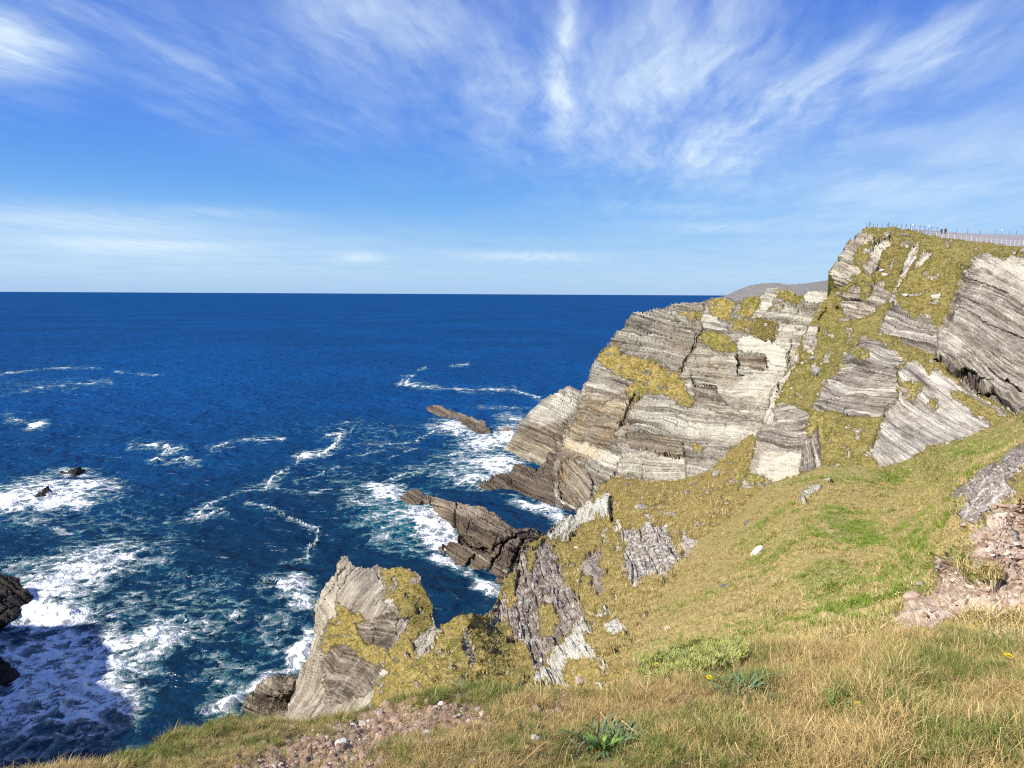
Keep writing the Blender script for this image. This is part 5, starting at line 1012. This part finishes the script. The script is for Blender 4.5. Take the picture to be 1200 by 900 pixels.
# stones on the bare earth in front of us
g = random.Random(5); k = 0
NEAR = [(402, 872, 20, 'white_stone', 'pale blocky stone on the bare earth at the very front'), (446, 838, 13, 'pink_stone', 'pinkish stone at the upper edge of the bare earth, under the crag'), (500, 861, 14, 'white_stone', 'white stone beside a dark hollow in the bare earth'), (425, 850, 12, 'white_stone', 'white stone at the left of the bare earth, above the blocky stone'), (463, 845, 14, 'pink_stone', 'pinkish stone in the very middle of the bare earth'), (540, 848, 10, 'pink_stone', 'pinkish stone near the right end of the bare earth'), (560, 832, 9, 'white_stone', 'small pale stone at the upper right corner of the bare earth'), (628, 866, 13, 'white_stone', 'pale stone in the grass right of the bare earth'), (555, 895, 15, 'pink_stone', 'pinkish stone half sunk at the front right of the bare earth'), (340, 880, 10, 'pink_stone', 'pinkish stone at the lower left of the bare earth'), (290, 890, 9, 'pink_stone', 'pinkish stone at the far lower left tip of the bare earth'), (372, 893, 10, 'pink_stone', 'pinkish stone at the front, just left of the blocky stone'), (432, 866, 10, 'pink_stone', 'pinkish stone just right of the blocky pale stone'), (480, 830, 9, 'white_stone', 'small pale stone at the top edge of the bare earth by the grass'), (520, 838, 9, 'pink_stone', 'small pinkish stone between the pale stones at the upper right'), (575, 850, 8, 'pink_stone', 'small pinkish stone where bare earth meets grass on the right'), (415, 890, 11, 'pink_stone', 'pinkish stone at the front, directly below the blocky stone'), (450, 884, 10, 'pink_stone', 'pinkish stone at the front, right of the blocky stone'), (310, 872, 9, 'white_stone', 'small pale stone at the left margin of the bare earth'), (355, 868, 9, 'pink_stone', 'pinkish stone left of the blocky stone, higher up'), (620, 724, 0, '', ''), (680, 800, 16, 'pink_stone', 'flat pinkish stone at the lip beside the white lichened rock'), (630, 868, 0, '', ''), (1137, 743, 20, 'grey_stone', 'flat grey stone in the grass beside the yellow flowers')]
for x, y, wpx, mt_, lb in NEAR:
    if not wpx: continue
    P = ground_at(x, y); D = float((P - EYE) @ _f); k += 1
    stone(lb or 'small angular stone lying among gravel on the bare earth', P, (0, 0, 1), wpx * D / FPX / 2, mt_, 100 + k, flat=.65, yaw=k * 1.7, group='stones on the bare earth', sink=.2)
M['gravel'] = None
mt, t, b = principled('gravel'); M['gravel'] = mt
oi = t.new('ShaderNodeObjectInfo').outputs['Random']
t.l.new(t.ramp(oi, [(0, (.20, .125, .08)), (.3, (.38, .27, .19)), (.55, (.28, .19, .13)), (.8, (.48, .37, .28)), (.93, (.56, .46, .36)), (1, (.72, .66, .56))]), b.inputs['Base Color']); b.inputs['Roughness'].default_value = .85
peb = lib_collection('pebbles', [stone_mesh('pebble', 500 + i, .6, 8, 1) for i in range(6)], M['gravel'])
mt, t, b = principled('rubble'); M['rubble'] = mt
t.l.new(t.ramp(t.new('ShaderNodeObjectInfo').outputs['Random'], [(0, (.24, .145, .10)), (.3, (.46, .31, .22)), (.55, (.36, .24, .17)), (.8, (.55, .41, .31)), (1, (.62, .52, .43))]), b.inputs['Base Color']); b.inputs['Roughness'].default_value = .9
rub = lib_collection('rubble stones', [stone_mesh('rubble_stone', 530 + i, .45, 9, 1, long_=1.2) for i in range(6)], M['rubble'])
def gravel():
    n = 13000; th = rng.uniform(-30, 10, n); re = np.interp(th, _eth, _er); r = np.sqrt(rng.uniform(1.4 ** 2, re ** 2)); P = np.c_[r * np.sin(np.radians(th)), r * np.cos(np.radians(th)), ground_z(r, th)]
    px, py, d = to_px(P); kp = rng.random(n) < barefield(px, py) * .8 + .02; P = P[kp]; n = len(P)
    s = .003 + .012 * rng.random(n) ** 4 + .024 * rng.random(n) ** 22; P[:, 2] += s * .2
    scatter('gravel', P, np.c_[rng.normal(0, .4, n), rng.normal(0, .4, n), rng.uniform(0, 6.3, n)], s, peb, 6)
gravel()

def rubble():
    p = PATCH['hillside']; k = [i for i, r_ in enumerate(p['regs']) if r_.get('mat') == 'scree_rock'][0]; jj, ii = np.nonzero(p['fk'] & (p['fid'] == k)); n = 1500; q = rng.choice(len(jj), n); j, i = jj[q], ii[q]
    s = p['mpp'][j, i] * (.6 + 6.0 * rng.random(n) ** 4)
    scatter('rubble', p['P'][j, i] + np.array([0, 0, .15]) * s[:, None], np.c_[rng.normal(0, .4, n), rng.normal(0, .4, n), rng.uniform(0, 6.3, n)], s, rub, 6)
rubble()
# ------------------------------------------------------------------ plants at our feet
M['petal'] = flat_mat('yellow petals', (.80, .62, .02), .6, .12, 60); M['stem'] = flat_mat('green stem', (.16, .24, .06), .6, .2, 30)
M['broad_leaf'] = flat_mat('fresh green leaf', (.15, .27, .04), .5, .3, 25, .4)
def leaf_mesh(name, L, wid, bend, seed, seg=5, fold=.3, base=.35):
    g = random.Random(seed); V, F = [], []; p = Vector((0, 0, 0)); ang = g.uniform(.15, .4)
    for q in range(seg + 1):
        fr = q / seg; w_ = wid * max(.06, (base + (1 - base) * math.sin(min(1, fr * 1.25) * math.pi * .62)) * (1 - fr ** 3))
        V += [p + Vector((0, -w_ / 2, w_ * fold)), p.copy(), p + Vector((0, w_ / 2, w_ * fold))]
        a2 = ang + bend * fr; p = p + Vector((math.sin(a2), 0, math.cos(a2))) * (L / seg)
    for q in range(seg):
        o = 3 * q; F += [(o, o + 1, o + 4, o + 3), (o + 1, o + 2, o + 5, o + 4)]
    return np_mesh(name, [v[:] for v in V], F, {'tint': np.full(len(V), g.random())}, smooth=True)
def clump(name, label, px, py, n, L, wid, mat, seed, spread, cat='plant', group=None, bend=1.6):
    P = ground_at(px, py); o = empty(name, P); tag(o, label, cat, group); g = random.Random(seed)
    mesh = [leaf_mesh('leaf', L * (.75 + .12 * i), wid, bend + .15 * i, seed + i) for i in range(4)]
    for me in mesh: me.materials.append(M[mat])
    for i in range(n):
        c = link('leaf', mesh[i % 4], None, o); a = g.random() * 6.283; r_ = spread * math.sqrt(g.random())
        c.location = (r_ * math.cos(a), r_ * math.sin(a) * .8, -.01 + .02 * g.random()); c.rotation_euler = (g.gauss(0, .25), g.gauss(.1, .3), a + g.gauss(0, .7)); s = g.uniform(.6, 1.15); c.scale = (s, s, s)
    return o
clump('plantain', 'grey green strap leaved clump in straw grass below the dandelion', 868, 815, 60, .17, .015, 'plantain_leaf', 71, .17, group='leafy clumps in the near grass')
clump('plantain', 'big blue green strap leaved clump at the front edge left of centre', 715, 880, 70, .17, .015, 'plantain_leaf', 72, .17, group='leafy clumps in the near grass')
clump('plantain', 'grey green strap leaved clump at the lip left of the white rock', 540, 805, 60, .17, .016, 'plantain_leaf', 73, .20, group='leafy clumps in the near grass')
clump('plantain', 'grey green strap leaved clump among the grass at the right edge', 1180, 752, 55, .14, .013, 'plantain_leaf', 74, .22, group='leafy clumps in the near grass')
clump('broad_leaf_plant', 'bright green upright leaves in dry grass right of the strap leaved clump', 985, 838, 13, .14, .028, 'broad_leaf', 75, .05, group='leafy clumps in the near grass', bend=.5)
clump('broad_leaf_plant', 'bright green leaves in the middle of the front clump', 708, 880, 20, .13, .026, 'broad_leaf', 76, .04, group='leafy clumps in the near grass', bend=.8)
clump('broad_leaf_plant', 'bright green leaves above the strap leaved clump', 890, 800, 7, .10, .026, 'broad_leaf', 77, .05, group='leafy clumps in the near grass', bend=.9)
clump('broad_leaf_plant', 'small low green leaves beside the flat pinkish stone', 705, 808, 7, .08, .02, 'broad_leaf', 78, .04, group='leafy clumps in the near grass', bend=1.2)
def dandelion(label, px, py, rad, hgt, seed, lean=0.0):
    P = ground_at(px, py + 6); o = empty('dandelion', P); tag(o, label, 'flower', 'yellow flowers in the near grass'); g = random.Random(seed)
    bm = bmesh.new(); n = 12; ring = []
    for q in range(5):
        fr = q / 4; c_ = Vector((lean * hgt * fr * fr, 0, hgt * fr)); ring.append([bm.verts.new(c_ + Vector((math.cos(a) * .0022, math.sin(a) * .0022, 0))) for a in np.linspace(0, 2 * math.pi, 7)[:-1]])
    for q in range(4):
        for i in range(6): bm.faces.new((ring[q][i], ring[q][(i + 1) % 6], ring[q + 1][(i + 1) % 6], ring[q + 1][i]))
    bm_obj('stem', bm, M['stem'], o)
    V, F = [], []
    top = np.array([lean * hgt, -.0, hgt])
    for ly in range(4):
        m_ = 17 - 3 * ly
        for i in range(m_):
            a = i / m_ * 6.283 + ly * .37; r_ = rad * (1 - .24 * ly); up = .15 + .28 * ly; d = np.array([math.cos(a), math.sin(a), 0]); s = np.array([-d[1], d[0], 0]) * rad * .17; k = len(V)
            tip = d * r_ * math.cos(up) + np.array([0, 0, r_ * math.sin(up) + .002 * ly])
            V += [top + d * rad * .05 - s * .5, top + d * rad * .05 + s * .5, top + tip + s, top + tip - s]; F.append((k, k + 1, k + 2, k + 3))
    h = link('flower_head', np_mesh('flower_head', V, F), M['petal'], o); h.rotation_euler = (.12, .1, 0); h.location = (0, hgt * .12, .0)
    lm = leaf_mesh('leaf', .09, .022, 1.3, seed); lm.materials.append(M['broad_leaf'])
    for i in range(5):
        l_ = link('leaf', lm, None, o); l_.rotation_euler = (0, .5, i * 1.26 + g.random()); 
    return o
dandelion('yellow flower at the lip of the near grass below the red scree', 1124, 739, .030, .10, 1)
dandelion('yellow flower at the right edge of the near grass', 1177, 776, .029, .09, 2, .1)
dandelion('yellow flower left of the grey green strap leaved clump', 832, 802, .021, .08, 3, -.2)
dandelion('yellow flower on the crest at the right end of the cushion plant', 865, 748, .020, .08, 4)
dandelion('yellow flower in the left end of the cushion plant', 766, 784, .021, .08, 5, .1)
dandelion('dull yellow flower above the bright green upright leaves', 1000, 832, .021, .07, 6, .2)

# pale green cushion plant on the lip: a thick mat of short leaves
M['cushion'] = blade_mat('pale green cushion leaf', [(.44, .48, .11), (.60, .60, .20), (.26, .35, .06), (.66, .62, .26), (.46, .42, .13)], .25)
cush = lib_collection('cushion tufts', [blade_mesh('cushion_tuft', 26, .02, .055, .007, .035, .7, .8, 400 + i, seg=2, tip=.4) for i in range(4)], M['cushion'])
def cushion():
    n = 2600; px = rng.normal(814, 40, n); py = 772 + rng.normal(0, 10, n) - (px - 818) * .12; P = []
    for x, y in zip(px, py):
        if not (inside(x, y, [(745, 800), (758, 772), (800, 755), (860, 746), (878, 752), (870, 776), (840, 790), (800, 800), (765, 810)])): continue
        P.append(ground_at(x, y))
    P = np.array(P); P[:, 2] += .035 + .09 * np.abs(fbm(P[:, 0] * 7, P[:, 1] * 7, 3., 3)); n = len(P)
    scatter('cushion_plant', P, np.c_[rng.normal(0, .35, n), rng.normal(.1, .35, n), rng.uniform(0, 6.3, n)], rng.uniform(.7, 1.25, n), cush, 4)
cushion()

# ------------------------------------------------------------------ the viewpoint on the cliff top
patch('path', [(1040, 267.5), (1067, 268), (1085, 269), (1100, 270.6), (1120, 272.2), (1150, 273.6), (1200, 275), (1250, 276.5), (1600, 290), (1600, 338), (1420, 318), (1250, 300), (1200, 295), (1147, 290), (1107, 286), (1077, 279), (1040, 272)],
      [(1040, 268, 189), (1067, 268, 192), (1100, 270.6, 205), (1150, 273.6, 205), (1200, 275, 205), (1250, 276.5, 205), (1600, 290, 205), (1600, 335, 120), (1420, 316, 136), (1250, 300, 156), (1200, 292, 164), (1147, 288, 173), (1107, 283, 182), (1077, 277, 187), (1040, 272, 188)],
      turf('tarmac', name='path', clump=.12, lift=0), grid=.7, edge=.15, skirt=(40, 6), seed=31)
M['post_dark'] = flat_mat('weathered grey post', (.16, .15, .14), .8, .3, 3); M['post_pale'] = flat_mat('pale timber post', (.62, .58, .50), .8, .15, 3); M['wire'] = flat_mat('galvanised wire', (.42, .43, .44), .5, .1, 3, .5); M['white_paint'] = flat_mat('white paint', (.82, .82, .80), .5, .05, 3)
def box_bm(sx, sy, sz, taper=1.0):
    bm = bmesh.new(); bmesh.ops.create_cube(bm, size=1)
    for v in bm.verts:
        k_ = taper if v.co.z > 0 else 1; v.co = Vector((v.co.x * sx * k_, v.co.y * sy * k_, (v.co.z + .5) * sz))
    bmesh.ops.bevel(bm, geom=bm.edges[:], offset=min(sx, sy) * .18, segments=1, affect='EDGES'); return bm
def fence(label, pts, hgt, thick, mat, wires, jitter=.0, tall=()):
    root = empty('fence', Vector(pts[0]) - Vector((0, 0, .3))); tag(root, label, 'fence', 'fences at the cliff top viewpoint'); g = random.Random(len(pts))
    me = bpy.data.meshes.new('post'); bm = box_bm(thick, thick, 1.0, .92); bm.to_mesh(me); bm.free(); me.materials.append(M[mat]); off = Vector(root.location); tops = []
    for i, p in enumerate(pts):
        o = link('post', me, None, root); h_ = hgt * (1 + jitter * g.uniform(-1, 1)) * (1.5 if i in tall else 1)
        o.location = Vector(p) - off - Vector((0, 0, .3)); o.scale = (1.7 if i in tall else 1, 1.7 if i in tall else 1, h_ + .3); o.rotation_euler = (g.gauss(0, .03), g.gauss(0, .03), g.random())
        tops.append(Vector(p) - off)
    for w_ in wires:
        bm = bmesh.new()
        for a, c in zip(tops[:-1], tops[1:]):
            a2, c2_ = a + Vector((0, 0, hgt * w_)), c + Vector((0, 0, hgt * w_)); d = (c2_ - a2); up = Vector((0, 0, .014)); sd_ = d.cross(Vector((0, 0, 1))).normalized() * .014
            vs = [bm.verts.new(q) for q in (a2 + up, a2 - up + sd_, a2 - up - sd_, c2_ + up, c2_ - up + sd_, c2_ - up - sd_)]
            for i in range(3): bm.faces.new((vs[i], vs[(i + 1) % 3], vs[3 + (i + 1) % 3], vs[3 + i]))
        bm_obj('wire', bm, M['wire'], root)
    return root
def line_pts(seg, D, xs):
    X = [p[0] for p in seg]; Y = [p[1] for p in seg]
    return [at(x, np.interp(x, X, Y), np.interp(x, X, D)) for x in xs]
crest = [(1016, 267), (1050, 267.4), (1067, 268.2), (1085, 269.2), (1100, 270.8), (1120, 272.4), (1150, 273.8), (1200, 275.2), (1260, 277)]; cD = [188, 190, 193, 198, 204, 205, 205, 205, 205]
xs = [1016, 1019, 1023, 1028, 1033.5, 1039, 1041.5, 1046, 1051, 1056, 1061.5, 1067, 1072, 1078, 1083.5, 1091, 1098, 1109, 1121, 1134, 1149, 1166, 1182.5, 1191, 1203, 1216, 1230]
fence('thin dark post and wire fence along the skyline of the cliff top', line_pts(crest, cD, xs), 1.15, .11, 'post_dark', (.45, .75, .98), .08, tall=(1, 6))
lip = [(1060, 270.5), (1077, 275), (1093, 278.5), (1107, 281), (1147, 285.5), (1173, 288), (1200, 289.5), (1250, 294)]; lD = [188, 186, 184, 181, 173, 168, 163, 156]
xs = [1068, 1076, 1086, 1090.5, 1097, 1104, 1111, 1118.5, 1126, 1132, 1138, 1144, 1150, 1156, 1162, 1168, 1173.5, 1179, 1184, 1189, 1194, 1199, 1205, 1212]
fence('row of pale timber posts along the grassy cliff lip', line_pts(lip, lD, xs), 1.5, .13, 'post_pale', (.5, .85), .18)
for x, y, D, lb in ((1069.3, 268.6, 193, 'nearest the high corner'), (1088, 270, 197, 'beside the pair'), (1102, 271.2, 205, 'behind the pair'), (1174, 274.6, 205, 'far from the pair')):
    P = at(x, y, D - .5); o = empty('marker_post', P - np.array([0, 0, .2])); tag(o, 'slim post with a round white marker on the skyline, ' + lb, 'marker', 'white markers on the cliff top skyline')
    bm_obj('post', box_bm(.07, .07, 1.25), M['post_dark'], o); bm = bmesh.new(); bmesh.ops.create_cone(bm, segments=16, radius1=.26, radius2=.26, depth=.04, cap_ends=True)
    d_ = bm_obj('marker_disc', bm, M['white_paint'], o); d_.location = (0, -.06, 1.35); d_.rotation_euler = (R(90), 0, 0)
def person(label, px, py, D, hgt, yaw, cloth, legs, seed):
    """one continuous walking figure grown over a skeleton; jacket and trousers are children"""
    P = at(px, py, D); root = empty('person', P, yaw); tag(root, label, 'person', 'walkers on the cliff top'); s = hgt / 1.75
    def skin(name, vs, es, rad, mat, rt=0):
        me = bpy.data.meshes.new(name); me.from_pydata([[c * s for c in v] for v in vs], es, []); o = link(name, me, mat, root)
        md = o.modifiers.new('skin', 'SKIN'); sk = me.skin_vertices[0].data
        for i, r_ in enumerate(rad): sk[i].radius = ((r_[0] if isinstance(r_, tuple) else r_) * s, (r_[1] if isinstance(r_, tuple) else r_) * s); sk[i].use_root = i == rt
        sb = o.modifiers.new('sub', 'SUBSURF'); sb.levels = sb.render_levels = 1; return o
    vs = [(0, 0, .95), (0, 0, 1.15), (0, .01, 1.38), (0, .01, 1.50), (0, .03, 1.60), (0, .035, 1.71),
          (.09, 0, .90), (.10, .12, .50), (.10, .08, .09), (.10, .22, .04), (-.09, 0, .90), (-.10, -.06, .50), (-.10, -.28, .14), (-.10, -.20, .04),
          (.20, 0, 1.40), (.25, -.05, 1.12), (.26, .07, .90), (.26, .10, .80), (-.20, 0, 1.40), (-.25, .06, 1.12), (-.26, .18, .92), (-.26, .21, .82)]
    es = [(0, 1), (1, 2), (2, 3), (3, 4), (4, 5), (0, 6), (6, 7), (7, 8), (8, 9), (0, 10), (10, 11), (11, 12), (12, 13), (2, 14), (14, 15), (15, 16), (16, 17), (2, 18), (18, 19), (19, 20), (20, 21)]
    rad = [(.15, .11), (.14, .10), (.16, .10), .055, (.085, .10), (.07, .085), .085, .06, .042, .035, .085, .06, .042, .035, .06, .045, .035, .035, .06, .045, .035, .035]
    skin('body', vs, es, rad, M['skin'])
    jv = [vs[i] for i in (0, 1, 2, 14, 15, 16, 18, 19, 20)]; je = [(0, 1), (1, 2), (2, 3), (3, 4), (4, 5), (2, 6), (6, 7), (7, 8)]
    skin('jacket', jv, je, [(.19, .145), (.175, .13), (.19, .125), .085, .066, .055, .085, .066, .055], cloth)
    tv = [vs[i] for i in (0, 6, 7, 8, 10, 11, 12)]; te = [(0, 1), (1, 2), (2, 3), (0, 4), (4, 5), (5, 6)]
    skin('trousers', tv, te, [(.165, .125), .105, .078, .062, .105, .078, .062], legs)
    hv = [(0, .02, 1.66), (0, .0, 1.74)]; skin('hair', hv, [(0, 1)], [(.095, .10), (.07, .08)], M['hair'])
M['skin'] = flat_mat('skin', (.48, .30, .22), .6, .08, 8); M['hair'] = flat_mat('dark hair', (.03, .022, .018), .7, .2, 20); M['black_cloth'] = flat_mat('black cloth', (.012, .012, .014), .85, .2, 12); M['navy_cloth'] = flat_mat('dark navy cloth', (.015, .018, .03), .85, .2, 12)
person('person in black walking on the left of the pair by the skyline fence', 1103.2, 275.0, 188, 1.70, .6, M['black_cloth'], M['black_cloth'], 1)
person('person in dark clothes walking on the right of the pair by the skyline fence', 1107.6, 274.9, 187, 1.76, -.5, M['navy_cloth'], M['black_cloth'], 2)
